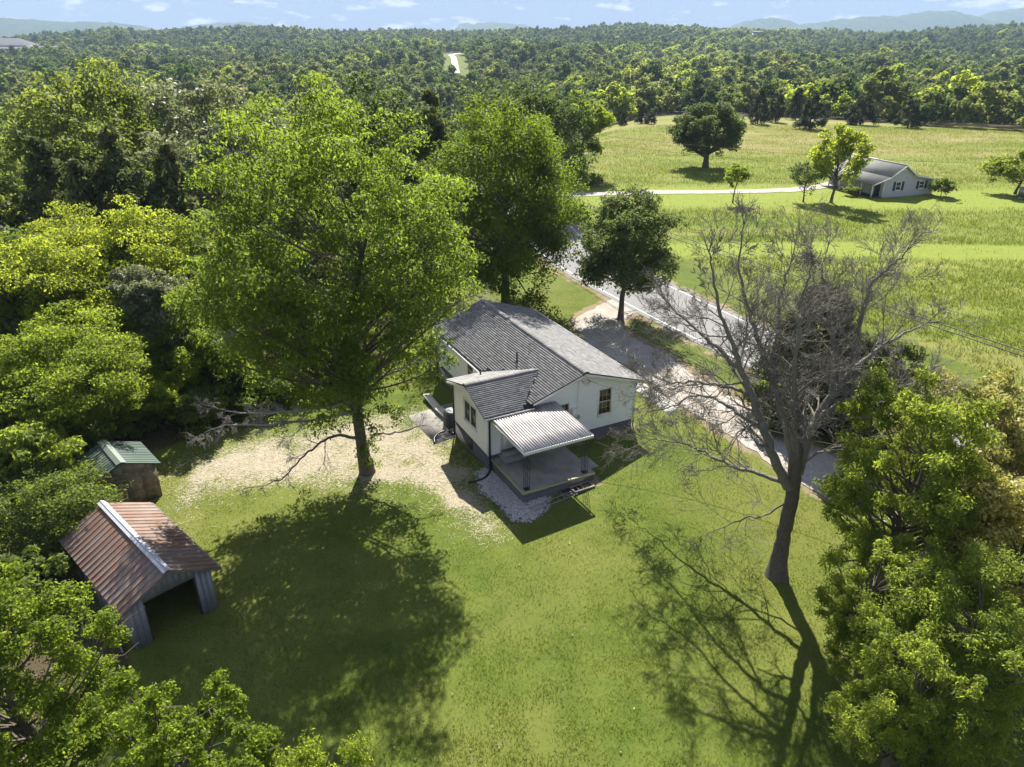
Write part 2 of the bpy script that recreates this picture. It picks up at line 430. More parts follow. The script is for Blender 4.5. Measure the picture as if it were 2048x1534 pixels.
STRAW = [(-16.8, 29.6), (-18.6, 33.7), (-16.7, 35.4), (-15.6, 36.9), (-12.5, 38.4), (-9.8, 40), (-5.1, 41), (-3.2, 37.2), (-2.3, 33.9), (-1.2, 30.6), (-0.2, 27.8), (-0.9, 27.1), (-2.4, 28.6), (-4.4, 30.6), (-7.8, 31.2), (-10.9, 32), (-13.8, 31.2), (-15.5, 29.8), (-15.2, 28.2)]
WOOD = [(-17, 14), (-13.6, 20.2), (-16, 22.3), (-18.4, 25.3), (-20, 28.5), (-21.4, 30.8), (-20.6, 34.2), (-18.6, 36.0), (-17.2, 38.9), (-15.2, 41.6), (-12.2, 44.6), (-9.2, 49.6), (-6.6, 55.5), (-6, 62), (-3, 80), (-6, 100), (-40, 130), (-140, 150), (-140, 10), (-40, 5)]
ROAD = catmull([(52, -12), (40.5, 8), (33.8, 20), (27.6, 32), (22.7, 41), (17.6, 50.5), (12.9, 60), (8.6, 69), (5.3, 78.5), (3.0, 92), (-1, 115), (-10, 170)], 8)
FARROAD = catmull([(-10, 170), (-24, 330), (-37, 520), (-43, 620), (-52, 740), (-64, 880), (-70, 925), (-68, 950), (-62, 985)], 6)
DRIVE = catmull([(10.5, 60), (7.3, 56.2), (6.9, 52.5), (8.9, 48), (11.0, 42.6), (13.4, 37.3), (15.4, 33.9), (17.2, 31.2), (20.3, 29.6), (25.5, 30.5), (29, 31)], 8)
FARDRIVE = catmull([(3, 102), (9.9, 105.5), (19.8, 106.9), (34.3, 107.7), (41, 109.4), (46, 111.5), (52, 116)], 6)
HOUSE = [tuple(HO + a * np.array([math.cos(HT), math.sin(HT)]) + b * np.array([-math.sin(HT), math.cos(HT)])) for a, b in ((0, 0), (0.1, -3.75), (4.2, -3.75), (4.2, 0), (9.2, 0), (9.2, 12.6), (2.2, 12.6), (2.2, 4.5), (0, 4.5))]
TRACK = [tuple(G(*p)[:2]) for p in ((1490, 1534), (1525, 1445), (1590, 1380), (1680, 1340), (1760, 1330))]
TRACK2 = [tuple(G(*p)[:2]) for p in ((1320, 1495), (1370, 1450), (1425, 1405))]
def masks(x, y):
    """straw, woodland floor, meadow, dry meadow, mown, bare earth"""
    straw = smooth(-1.6, 2.6, sdf(STRAW, x, y)) * (.16 + 1.38 * fbm(x, y, 2.8))
    straw *= 1 - .12 * smooth(-8, -14, x)
    wood = smooth(-1, 1.5, sdf(WOOD, x, y))
    far = np.hypot(x, y)
    wood = np.maximum(wood, smooth(150, 220, far) * smooth(-4, -14, x))
    # side of the road: positive beyond it
    side = (x - 22.7) * .885 + (y - 41) * .465
    mead = smooth(10.0, 11.5, side) * smooth(-6, 2, x)
    mead = np.maximum(mead, smooth(84, 100, y) * smooth(-14, -2, x))
    yy = y + .02 * (x - 25) + .6 * np.sin(x / 7) 
    tanm = smooth(112, 150, yy + .12 * (x - 40)) * smooth(.36, .60, fbm(x * .3, y, 14)) + .5 * smooth(.52, .68, fbm(x * .4 + 50, y, 11))
    mown = np.maximum(smooth(73.0, 73.8, yy) * smooth(79.6, 78.9, yy), smooth(94, 99, yy) * smooth(115, 108, yy) * smooth(4, 12, x))
    mown = mown * smooth(9, 12, side)
    wood = np.maximum(wood, smooth(228, 262, far) * smooth(10, 40, x + y * .2))
    wood = wood * smooth(10, 16, dist_line(FARROAD, x, y)) if np.max(far) > 300 else wood
    d = dist_line(DRIVE, x, y)
    dirt = .75 * smooth(3.2, 1.9, d)
    dr = dist_line(ROAD, x, y)
    dirt = np.maximum(dirt, .62 * smooth(5.2, 4.2, dr))
    dirt = np.maximum(dirt, .78 * smooth(-1.5, 0.3, sdf(HOUSE, x, y)) * smooth(-4, 2, x))
    dirt = np.maximum(dirt, .43 * smooth(.6, .2, np.minimum(dist_line(TRACK, x, y), dist_line(TRACK2, x, y))))
    return straw, wood, mead, tanm, mown, dirt

def axis(lo, hi, step, out_lo, out_hi, g=1.16):
    core = np.arange(lo, hi + 1e-6, step); up = [core[-1]]; s = step
    while up[-1] < out_hi: s *= g; up.append(up[-1] + s)
    dn = [core[0]]; s = step
    while dn[-1] > out_lo: s *= g; dn.append(dn[-1] - s)
    return np.concatenate([np.array(dn[1:])[::-1], core, np.array(up[1:])])
gx = axis(-30, 36, .4, -8600, 8600, 1.10); gy = axis(4, 74, .4, -600, 8600, 1.045)
X, Yg = np.meshgrid(gx, gy)
Z = terrain(X, Yg)
ma = masks(X.ravel(), Yg.ravel())
v = np.stack([X.ravel(), Yg.ravel(), Z.ravel()], 1)
nx, ny = len(gx), len(gy)
ii, jj = np.meshgrid(np.arange(nx - 1), np.arange(ny - 1))
b0 = (jj * nx + ii).ravel()
q = np.stack([b0, b0 + 1, b0 + nx + 1, b0 + nx], 1)
one = np.ones(len(v))
me = make_mesh("ground", v, [q], M['ground'], True, {"mask_a": ('POINT', np.stack([ma[0], ma[1], ma[2], one], 1)), "mask_b": ('POINT', np.stack([ma[3], ma[4], ma[5], one], 1))})
obj("ground", me, kind="structure")

def ribbon(name, pl, wl_, wr_, mat, dz, jitter=0, seed=0, sub=.5, across=5):
    r_ = np.random.default_rng(seed); pl = np.asarray(pl, float)[:, :2]
    seg = np.hypot(*np.diff(pl, axis=0).T); s = np.concatenate([[0], np.cumsum(seg)])
    t = np.arange(0, s[-1], sub); P = np.stack([np.interp(t, s, pl[:, 0]), np.interp(t, s, pl[:, 1])], 1)
    d = np.gradient(P, axis=0); d /= np.linalg.norm(d, axis=1)[:, None]; n = np.stack([d[:, 1], -d[:, 0]], 1)
    k = max(3, int(3 / sub)); sm = lambda: np.convolve(r_.normal(0, 1, len(P) + k), np.ones(k) / k, 'same')[:len(P)] * jitter + r_.normal(0, jitter * .12, len(P))
    L, Rr = wl_ + sm(), wr_ + sm()
    rows = []
    for f in np.linspace(0, 1, across):
        off = -L + f * (L + Rr); rows.append(P + n * off[:, None])
    A = np.stack(rows, 1).reshape(-1, 2)
    vv = np.column_stack([A, terrain(A[:, 0], A[:, 1]) + dz])
    i, j = np.meshgrid(np.arange(len(P) - 1), np.arange(across - 1), indexing='ij'); b = (i * across + j).ravel()
    return make_mesh(name, vv, [np.stack([b, b + 1, b + across + 1, b + across], 1)], mat, True)
obj("road", ribbon("road", ROAD, 3.6, 3.6, M['asphalt'], .035, .05, 1, .5, 17), kind="structure")
obj("far_road", ribbon("far_road", FARROAD[FARROAD[:, 1] > 530], 3.0, 3.0, M['concrete_white'], .3, .05, 2, 2, 7), kind="structure")
obj("gravel_driveway", ribbon("gravel_driveway", DRIVE, 1.75, 1.75, M['gravel_drive'], .03, .45, 3, .3, 9), kind="structure")
obj("far_driveway", ribbon("far_driveway", FARDRIVE, 1.3, 1.3, M['gravel_drive'], .05, .3, 4, .5, 7), kind="structure")
# white edge line of the road
M['road_paint'] = simple("road_paint", (.72, .71, .68), .6, .3, 0, .2, 3, 30, .1)
for nm, off in (("edge_line", -3.05), ("edge_line", 3.05)):
    obj("road_edge_line", ribbon("road_edge_line", ROAD, -off + .05, off + .05, M['road_paint'], .041, .0, 1, .5, 2), kind="structure")
# white gravel patch beside the porch
GP = [(-1.9, 33.0), (-1.1, 33.6), (-0.4, 32.7), (0.65, 30.0), (1.3, 30.5), (1.9, 30.3), (1.7, 29.3), (0.9, 28.4), (0.0, 28.5), (-0.5, 29.6), (-1.0, 30.4), (-1.6, 31.1)]
px_, py_ = np.meshgrid(np.arange(-2.4, 2.6, .08), np.arange(27.8, 34.2, .08))
sd = sdf(GP, px_, py_) + .18 * np.sin(px_ * 9 + py_ * 3) * np.sin(py_ * 7 - px_ * 4) + .12 * np.sin(px_ * 21) * np.sin(py_ * 17)
gv, gq = np.column_stack([px_.ravel(), py_.ravel(), terrain(px_, py_).ravel() + .03]), []
nxx = px_.shape[1]
ok = (sd[:-1, :-1] > 0) & (sd[1:, 1:] > 0) & (sd[1:, :-1] > 0) & (sd[:-1, 1:] > 0)
yy_, xx_ = np.nonzero(ok); bb = yy_ * nxx + xx_
obj("gravel_patch", make_mesh("gravel_patch", gv, [np.stack([bb, bb + 1, bb + nxx + 1, bb + nxx], 1)], M['gravel_white'], True), kind="structure")
octv = np.array([[1, 0, 0], [-1, 0, 0], [0, 1, 0], [0, -1, 0], [0, 0, 1], [0, 0, -1]], float)
octf = np.array([[0, 2, 4], [2, 1, 4], [1, 3, 4], [3, 0, 4], [2, 0, 5], [1, 2, 5], [3, 1, 5], [0, 3, 5]])
def pebbles(pts, smin, smax, seed):
    r_ = np.random.default_rng(seed); n = len(pts)
    sc = r_.uniform(smin, smax, (n, 1, 3)) * np.array([1, 1, .6]); a = r_.uniform(0, 6.28, n)
    vv = octv[None] * sc; c, s = np.cos(a)[:, None], np.sin(a)[:, None]
    vv = np.stack([vv[..., 0] * c - vv[..., 1] * s, vv[..., 0] * s + vv[..., 1] * c, vv[..., 2]], -1) + pts[:, None, :]
    f = octf[None] + (np.arange(n) * 6)[:, None, None]
    return vv.reshape(-1, 3), f.reshape(-1, 3), np.repeat(r_.uniform(0, 1, n), 8)
pp = rng.uniform([-2.4, 27.8], [2.6, 34.2], (9000, 2)); pp = pp[sdf(GP, pp[:, 0], pp[:, 1]) > -.12 * rng.random(9000)]
pp = np.column_stack([pp, terrain(pp[:, 0], pp[:, 1]) + .04])
pv, pf, ptint = pebbles(pp, .022, .05, 3)
o = obj("gravel", make_mesh("gravel", pv, [pf], M['pebble'], False, {"tint": ('FACE', ptint)}), kind="stuff", label="loose pale gravel heaped beside the porch slab", cat="gravel")

# ------------------------------------------------------------------ main house
UH = np.array([math.cos(HT), math.sin(HT)]); VH = np.array([-math.sin(HT), math.cos(HT)])
hp = lambda a, b: HO + a * UH + b * VH
house = thing("house", "white sided single storey house with grey shingle roof and corrugated porch", "house", (HO[0], HO[1], 0), HT)
ZF = .87
AM, AW0, AW1 = 5.69, 2.2, 9.17         # ridge line and side walls of the main block
BE, AB = 12.6, 4.5                      # far wall of the main block, annex width
ZR, SL = 4.62, .33
zmain = lambda a: ZR - SL * abs(a - AM)
BA, ZA, SLA = 2.25, 4.12, .30           # annex ridge
zann = lambda b: ZA - SLA * abs(b - BA)

def siding(mb, p0, d, n, length, zb, top, holes, course=.155):
    """lapped boards on a wall; top(s) gives the wall height, holes are (s0, s1, z0, z1)"""
    p0 = np.array(p0, float); d = np.array(d, float); n = np.array(n, float)
    zmax = max(top(s) for s in np.linspace(0, length, 41))
    k = 0
    brk = sorted({0., length} | {h for H in holes for h in H[:2]} | {s for s in np.linspace(0, length, 41)})
    while zb + k * course < zmax:
        z0, z1 = zb + k * course, zb + (k + 1) * course
        cuts = sorted({z0, z1} | {z for H in holes for z in H[2:] if z0 < z < z1})
        for c0, c1 in zip(cuts[:-1], cuts[1:]):
            o0 = .016 * (1 - (c0 - z0) / course) + .002; o1 = .016 * (1 - (c1 - z0) / course) + .002
            for s0, s1 in zip(brk[:-1], brk[1:]):
                sm = (s0 + s1) / 2; zm = (c0 + c1) / 2
                if any(H[0] < sm < H[1] and H[2] < zm < H[3] for H in holes): continue
                t0, t1 = min(c1, top(s0)), min(c1, top(s1))
                if t0 <= c0 and t1 <= c0: continue
                t0, t1 = max(t0, c0), max(t1, c0)
                P = lambda s, z, o: [*(p0[:2] + d * s + n * o), z]
                mb.poly([P(s0, c0, o0), P(s1, c0, o0), P(s1, t1, o1), P(s0, t0, o1)])
                if c0 == z0: mb.poly([P(s0, c0, 0), P(s1, c0, 0), P(s1, c0, o0), P(s0, c0, o0)])
        k += 1
def wall(p0, d, n, length, top, holes):
    mb = MB(); siding(mb, p0, d, n, length, ZF, top, holes)
    # sheathing behind the boards
    return obj("wall", mb.mesh("wall", M['white_siding']), house)
win_front = [(6.77, 7.57, 1.66, 3.20), (4.1, 4.84, 2.05, 2.86)]
win_annex = [(1.42, 3.02, 1.68, 2.92)]
win_left = [(2.2, 3.05, 1.75, 3.05)]
door_h = (.76, 1.62, 1.02, 3.02)
front_top = lambda a: (3.40 if a < 2.2 else zmain(a) - .07)
wall((0, 0), (1, 0), (0, -1), AW1, front_top, win_front + [door_h])
wall((0, AB), (0, -1), (-1, 0), AB, lambda s: zann(AB - s) - .07, [(AB - b1, AB - b0, z0, z1) for b0, b1, z0, z1 in win_annex])
wall((AW0, BE), (0, -1), (-1, 0), BE - AB, lambda s: 3.42, [(BE - AB - 3.05, BE - AB - 2.2, 1.75, 3.05)])
wall((AW1, 0), (0, 1), (1, 0), BE, lambda s: 3.42, [])
wall((AW1, BE), (-1, 0), (0, 1), AW1 - AW0, lambda s: zmain(AW1 - s) - .07, [])
wall((AW0, AB), (-1, 0), (0, 1), AW0, lambda s: 3.42, [])
mb = MB()
mb.box((AW0 + .06, .06, ZF), (AW1 - .06, BE - .06, ZF + 2.45)); mb.box((.06, .06, ZF), (AW0 + .055, AB - .06, ZF + 2.45))
obj("light_block_core", mb.mesh("light_block_core", M['white_trim']), house)  # unseen solid core added to keep light from leaking through the walls
mb = MB()
mb.box((AW0 + .03, .03, -1.3), (AW1 - .03, BE - .03, ZF - .004)); mb.box((.03, .03, -1.3), (AW0 + .026, AB - .03, ZF - .004))
fo = obj("foundation", mb.mesh("foundation", M['foundation']), house)
mb = MB(); mb.box((.0, 2.05, .1), (.028, 2.75, .80)); obj("crawlspace_hatch", mb.mesh("crawlspace_hatch", M['dark_metal']), fo)
# corner boards
for a, b in ((0, 0), (0, AB), (AW1, 0), (AW1, BE), (AW0, BE)):
    mb = MB(); mb.box((a - .045, b - .045, ZF - .01), (a + .045, b + .045, 3.33 if a == 0 else 3.36)); obj("corner_board", mb.mesh("corner_board", M['white_trim']), house)

def shingles(mb, origin, along, down, L, slope_len, slope, keep=None, seed=0, exp=.143, w=.30):
    """rows of tabs on a roof plane: origin at the ridge, along the ridge, down the slope (horizontal unit)"""
    r_ = np.random.default_rng(seed); o = np.array(origin, float); al = np.array([*along, 0.]); c = 1 / math.hypot(1, slope)
    dn = np.array([*(np.array(down) * c), -slope * c]); nrm = np.cross(al, dn); nrm *= np.sign(nrm[2])
    rows = int(slope_len / exp)
    for i in range(rows):
        s0, s1 = i * exp, min((i + 1) * exp, slope_len)
        x = -r_.uniform(0, w)
        while x < L:
            x1 = x + w * r_.choice([.6, 1, 1, 1.35]); a0, a1 = max(x, 0), min(x1 - .008, L); x = x1
            if a1 - a0 < .02: continue
            mid = o + al * (a0 + a1) / 2 + dn * (s0 + s1) / 2
            if keep and not keep(mid): continue
            h = .003 + r_.uniform(0, .004); t = r_.normal(.5, .17)
            if r_.random() < .05: t = r_.uniform(.7, 1)
            p = [o + al * a0 + dn * s0 + nrm * .002, o + al * a1 + dn * s0 + nrm * .002, o + al * a1 + dn * (s1 + .004) + nrm * h, o + al * a0 + dn * (s1 + .004) + nrm * h]
            e = [o + al * a1 + dn * s1, o + al * a0 + dn * s1]
            mb.add(np.array(p + e), [[0, 1, 2, 3], [3, 2, 4, 5]], float(np.clip(t, 0, 1)))
OV = .33                                           # gable overhang
EA = 3.86                                          # horizontal run of the main slopes
def roof_slab(pts, th=.07):
    m_ = MB(); m_.prism([(x, y, z - th) for x, y, z in pts], (0, 0, th - .006)); return m_
zl = lambda a, b: zmain(a)
mL = roof_slab([(AM, -OV, ZR), (AM, BE + OV, ZR), (AM - EA, BE + OV, ZR - SL * EA), (AM - EA, AB + .3, ZR - SL * EA), (2.45, -OV, zmain(2.45))])
mRr = roof_slab([(AM, -OV, ZR), (AM + EA, -OV, ZR - SL * EA), (AM + EA, BE + OV, ZR - SL * EA), (AM, BE + OV, ZR)])
AEN = 4.1
mA1 = roof_slab([(-.33, BA, ZA), (AEN, BA, ZA), (2.6, -.36, zann(-.36)), (-.33, -.36, zann(-.36))])
mA2 = roof_slab([(-.33, BA, ZA), (-.33, AB + .36, zann(AB + .36)), (2.0, AB + .36, zann(AB + .36)), (AEN, BA, ZA)])
main_roof = obj("roof", mL.mesh("roof", M['drip_edge']), house)
roof_r = obj("roof", mRr.mesh("roof", M['drip_edge']), house)
ann_roof = obj("roof", mA1.mesh("roof", M['drip_edge']), house)
ann_roof2 = obj("roof", mA2.mesh("roof", M['drip_edge']), house)
H = math.hypot(1, SL)
mb = MB(); shingles(mb, (AM, -OV, ZR), (0, 1), (-1, 0), BE + 2 * OV, EA * H, SL, lambda p: not (p[0] < 2.3 and p[1] < AB + .3) and not (p[0] < AEN and zann(p[1]) > p[2] + .0 and p[1] > -.2), 1)
obj("shingles", mb.mesh("shingles", M['shingle']), main_roof, kind="stuff")
mb = MB(); shingles(mb, (AM, -OV, ZR), (0, 1), (1, 0), BE + 2 * OV, EA * H, SL, None, 2)
obj("shingles", mb.mesh("shingles", M['shingle']), roof_r, kind="stuff")
HA = math.hypot(1, SLA)
mb = MB(); shingles(mb, (-.33, BA, ZA), (1, 0), (0, -1), 5, 2.61 * HA, SLA, lambda p: p[2] > zmain(p[0]) - .03, 3)
obj("shingles", mb.mesh("shingles", M['shingle']), ann_roof, kind="stuff")
mb = MB(); shingles(mb, (-.33, BA, ZA), (1, 0), (0, 1), 5, 2.61 * HA, SLA, lambda p: p[2] > zmain(p[0]) - .03, 4)
obj("shingles", mb.mesh("shingles", M['shingle']), ann_roof2, kind="stuff")
# ridge caps: overlapping bent pieces over a ridge vent
def ridge_cap(o, d, L, slope, par):
    m_ = MB(); d = np.array([*d, 0.]); s = np.array([-d[1], d[0], 0]); x = 0; r_ = np.random.default_rng(5)
    w, h = .17, .055
    while x < L:
        x1 = min(x + .30, L); p = np.array(o) + d * x; q_ = np.array(o) + d * (x1 + .02)
        up, up2 = np.array([0, 0, h]), np.array([0, 0, h + .012]); dn = np.array([0, 0, -slope * w])
        m_.add(np.array([p + up2, q_ + up, q_ + s * w + dn + up, p + s * w + dn + up2, q_ - s * w + dn + up, p - s * w + dn + up2,
                         q_ + s * w + dn - [0, 0, .01], p + s * w + dn - [0, 0, .01], q_ - s * w + dn - [0, 0, .01], p - s * w + dn - [0, 0, .01]]),
               [[0, 1, 2, 3], [1, 0, 5, 4], [3, 2, 6, 7], [4, 5, 9, 8]], float(np.clip(r_.normal(.5, .15), 0, 1)))
        x = x1
    p, e = np.array(o), np.array([0, 0, h]); dn = np.array([0, 0, -slope * w])
    m_.poly([p + e, p + s * w + dn + e, p + s * w + dn, p, p - s * w + dn, p - s * w + dn + e])
    return obj("ridge_cap", m_.mesh("ridge_cap", M['shingle']), par)
ridge_cap((AM, -OV + .02, ZR), (0, 1), 8.6, SL, main_roof)
ridge_cap((AM, 8.9, ZR), (0, 1), BE + OV - 8.95, SL, main_roof)
ridge_cap((-.31, BA, ZA), (1, 0), AEN + .15, SLA, ann_roof)
# fascia, rake boards, soffit
mb = MB()
def rake(p0, p1, th=.025, hgt=.15, n=(0, -1)):
    p0, p1 = np.array(p0, float), np.array(p1, float); nn = np.array([*n, 0.]) * th
    mb.prism([p0 - [0, 0, .075], p1 - [0, 0, .075], p1 - [0, 0, .075 + hgt], p0 - [0, 0, .075 + hgt]], nn)
rake((AM, -OV + .05, ZR), (AM + EA - .02, -OV + .05, ZR - SL * EA)); rake((2.5, -OV + .05, zmain(2.5)), (AM, -OV + .05, ZR))
rake((-.28, BA, ZA), (-.28, -.33, zann(-.33)), n=(-1, 0)); rake((-.28, AB + .33, zann(AB + .33)), (-.28, BA, ZA), n=(-1, 0))
mb.box((AM + EA - .05, -OV + .08, 3.12), (AM + EA - .02, BE + OV - .03, 3.27))
mb.box((AM - EA + .02, AB + .4, 3.12), (AM - EA + .05, BE + OV - .03, 3.27))
mb.box((-.25, -.34, 3.17), (2.4, -.31, 3.27)); mb.box((-.25, AB + .31, 3.17), (2.0, AB + .34, 3.27))
# soffits
mb.poly([(-.28, -.31, 3.24), (2.4, -.31, 3.24), (2.4, .0, 3.33), (-.28, 0, 3.33)])
mb.poly([(AW1, -.28, 3.35), (AM + EA - .05, -.28, 3.25), (AM + EA - .05, BE + .3, 3.25), (AW1, BE + .3, 3.35)])
obj("fascia", mb.mesh("fascia", M['white_trim']), house)
def gutter(p0, p1, out):
    m_ = MB(); p0, p1, out = np.array(p0, float), np.array(p1, float), np.array([*out, 0.])
    prof = [(0, .0), (0, -.09), (.08, -.09), (.105, -.03), (.105, .0), (.09, .0), (.075, -.075), (.012, -.075), (.012, .0)]
    A = [p0 + out * a + np.array([0, 0, z]) for a, z in prof]; B = [p1 + out * a + np.array([0, 0, z]) for a, z in prof]
    n = len(prof); m_.add(np.array(A + B), [[i, (i + 1) % n, n + (i + 1) % n, n + i] for i in range(n)] + [list(range(n))[::-1], list(range(n, 2 * n))])
    return obj("gutter", m_.mesh("gutter", M['white_trim']), house)
gutter((-.36, -.345, zann(-.36) - .02), (2.5, -.345, zann(-.36) - .02), (0, -1))
gutter((AM - EA + .015, AB + .45, ZR - SL * EA - .02), (AM - EA + .015, BE + OV, ZR - SL * EA - .02), (-1, 0))
gutter((AM + EA - .015, -OV, ZR - SL * EA - .02), (AM + EA - .015, BE + OV, ZR - SL * EA - .02), (1, 0))
def spout(pts, r=.045, mat='black_pipe'):
    m_ = MB(); m_.tube(pts, r, 8, True); return obj("downspout", m_.mesh("downspout", M[mat]), house)
spout([(.02, -.40, 3.2), (.04, -.30, 3.08), (.06, -.085, 2.94), (.06, -.08, 2.7), (.06, -.08, .12)], .05)
spout([(-.08, AB - .05, 3.1), (-.07, AB - .05, 2.9), (-.07, AB - .05, -.1)], .04)
spout([(AM + EA + .03, .05, 3.2), (AW1 + .12, .04, 3.05), (AW1 + .07, .03, 2.8), (AW1 + .07, .03, .35)], .04)
spout([(AM - EA - .03, BE - .1, 3.2), (AW0 - .1, BE - .05, 3.0), (AW0 - .07, BE - .05, 2.7), (AW0 - .07, BE - .05, -.3)], .04)

def window(face, s0, s1, z0, z1, layout, muntin=True, parent=house, frame_mat='white_trim', off=.0):
    """face(s, z, o) maps wall coordinates to house coordinates"""
    f = MB(); fw = .055
    def bar(a0, a1, b0, b1, o0, o1, mm):
        pts = [face(a0, b0, o0), face(a1, b0, o0), face(a1, b1, o0), face(a0, b1, o0)]
        mm.prism(pts, np.array(face(a0, b0, o1)) - np.array(face(a0, b0, o0)))
    bar(s0 - .07, s0 + .0, z0 - .05, z1 + .07, -.02, .035, f); bar(s1, s1 + .07, z0 - .05, z1 + .07, -.02, .035, f)
    bar(s0, s1, z1, z1 + .07, -.02, .034, f); bar(s0 - .09, s1 + .09, z0 - .1, z0 - .052, -.02, .06, f)
    bar(s0, s1, z0 - .05, z0, -.02, .034, f)
    fr = obj("window", f.mesh("window", M[frame_mat]), parent)
    for (a0, a1, b0, b1) in layout:
        A0, A1, B0, B1 = s0 + (s1 - s0) * a0, s0 + (s1 - s0) * a1, z0 + (z1 - z0) * b0, z0 + (z1 - z0) * b1
        p = MB(); bar(A0 + .03, A1 - .03, B0 + .03, B1 - .03, -.045, -.03, p); obj("pane", p.mesh("pane", M['pane']), fr)
        s = MB(); bar(A0, A0 + .04, B0, B1, -.04, .012, s); bar(A1 - .04, A1, B0, B1, -.04, .012, s); bar(A0 + .04, A1 - .04, B0, B0 + .04, -.04, .011, s); bar(A0 + .04, A1 - .04, B1 - .04, B1, -.04, .011, s)
        if muntin:
            for k in (1, 2): x = A0 + (A1 - A0) * k / 3; bar(x - .009, x + .009, B0 + .04, B1 - .04, -.032, -.022, s)
            y = (B0 + B1) / 2; bar(A0 + .04, A1 - .04, y - .009, y + .009, -.031, -.021, s)
        obj("sash", s.mesh("sash", M["tan_sash" if muntin and parent is house else frame_mat]), fr)
    return fr
fF = lambda s, z, o: (s, -o - .002, z)
fA = lambda s, z, o: (-o - .002, s, z)
fL = lambda s, z, o: (AW0 - o - .002, s + AB, z)
dbl = [(0, 1, 0, .5), (0, 1, .5, 1)]
window(fF, *win_front[0], dbl); window(fF, *win_front[1], [(0, 1, 0, 1)])
window(fA, *win_annex[0], [(0, .5, 0, 1), (.5, 1, 0, 1)], False)
window(fL, 2.2, 3.05, 1.75, 3.05, dbl)
# door under the porch roof
mb = MB(); a0, a1, z0, z1 = door_h
mb.box((a0 + .03, -.02, z0), (a1 - .03, .02, z1)); 
for zz in (.18, 1.05):
    for xx in (.14, .52): mb.box((a0 + xx, -.032, z0 + zz), (a0 + xx + .28, -.018, z0 + zz + .7))
dr = obj("door", mb.mesh("door", M['white_trim']), house)
mb = MB(); mb.box((a0 - .06, -.05, z0), (a0 + .028, .02, z1 + .07)); mb.box((a1 - .028, -.05, z0), (a1 + .06, .02, z1 + .07)); mb.box((a0 + .03, -.05, z1 + .003), (a1 - .03, .02, z1 + .07))
obj("door_frame", mb.mesh("door_frame", M['white_trim']), dr)
mb = MB(); mb.tube([(a1 - .12, -.03, z0 + 1), (a1 - .12, -.09, z0 + 1)], .03, 8, True); obj("handle", mb.mesh("handle", M['grey_metal']), dr)
mb = MB(); mb.box((a0 - .02, -.06, z0 - .09), (a1 + .02, .0, z0 - .003)); obj("threshold", mb.mesh("threshold", M['dark_metal']), dr)
# porch slab, steps
SZ = .72
mb = MB(); mb.box((.14, -3.68, -.7), (4.2, -.004, SZ - .1)); ps = obj("porch_slab", mb.mesh("porch_slab", M['foundation']), house)
mb = MB(); mb.box((.10, -3.72, SZ - .098), (4.24, -.004, SZ)); obj("slab_top", mb.mesh("slab_top", M['concrete']), ps)
mb = MB(); mb.box((.09, -3.73, SZ - .10), (4.25, -3.62, SZ + .004)); mb.box((.09, -3.618, SZ - .10), (.2, -.01, SZ + .004)); obj("slab_edge", mb.mesh("slab_edge", M['curb_moss']), ps)
mb = MB(); mb.box((.55, -.95, SZ + .001), (1.95, -.07, SZ + .13)); mb.box((.68, -.52, SZ + .131), (1.75, -.07, SZ + .27)); obj("step", mb.mesh("step", M['concrete']), house)
mb = MB(); mb.box((4.26, -2.75, -.3), (5.1, -1.55, .34)); obj("step", mb.mesh("step", M['concrete']), house)
# porch roof: corrugated sheet on a white frame and iron lattice columns
PB, PF, PL, PR = 3.20, 3.06, .10, 3.93
pz = lambda b: PB + (PF - PB) * (b / -3.78)
def corr(a0, a1, b0, b1, pitch=.146, amp=.036, th=.004):
    m_ = MB(); s = np.arange(a0, a1 + 1e-6, pitch / 8)
    prof = amp * np.clip(1.5 * np.sin(2 * math.pi * (s - a0) / pitch), -1, 1)
    rows = []
    for b in np.linspace(b0, b1, 4): rows.append(np.stack([s, np.full_like(s, b), pz(b) + prof], 1))
    vv = np.concatenate(rows); n = len(s); ff = []
    for r0 in range(3):
        for i in range(n - 1): ff.append([r0 * n + i, r0 * n + i + 1, (r0 + 1) * n + i + 1, (r0 + 1) * n + i])
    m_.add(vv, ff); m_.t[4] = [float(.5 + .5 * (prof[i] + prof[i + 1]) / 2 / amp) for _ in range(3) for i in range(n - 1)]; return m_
def corr_mat():
    m, nd, lk, out = new_mat("corrugated_white")
    v = objco(nd); mp = nd.new("ShaderNodeMapping"); mp.inputs["Scale"].default_value = (7, .8, 1); lk.new(v, mp.inputs[0])
    n1 = noise(nd, lk, 1.2, 6, .7, mp.outputs[0]); n2 = noise(nd, lk, 14, 4, .7, v)
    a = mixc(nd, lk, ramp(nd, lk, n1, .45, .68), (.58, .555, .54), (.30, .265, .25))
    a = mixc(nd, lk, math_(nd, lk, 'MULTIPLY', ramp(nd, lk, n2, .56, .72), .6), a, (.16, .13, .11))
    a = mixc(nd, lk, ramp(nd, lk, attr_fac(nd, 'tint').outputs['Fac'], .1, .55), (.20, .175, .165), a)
    principled(nd, lk, out, a, .6, .3, 0)
    return m
M['corr'] = corr_mat()
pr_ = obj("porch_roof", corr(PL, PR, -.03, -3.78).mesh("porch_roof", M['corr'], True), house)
so_ = pr_.modifiers.new("thickness", 'SOLIDIFY'); so_.thickness = .006
mb = MB()
mb.box((PL - .03, -3.83, PF - .17), (PR + .03, -3.79, PF - .01)); mb.box((PL - .03, -3.788, PF - .12), (PL - .002, -.35, PF - .0)); mb.box((PR + .002, -3.788, PF - .12), (PR + .03, -.05, PF - .0))
mb.box((PL + .05, -3.5, PF - .18), (PR - .05, -3.4, PF - .07))
for a in (1.0, 2.0, 3.0): mb.box((a - .03, -3.39, PF - .15), (a + .03, -.06, PF - .05))
obj("roof_frame", mb.mesh("roof_frame", M['white_trim']), pr_)
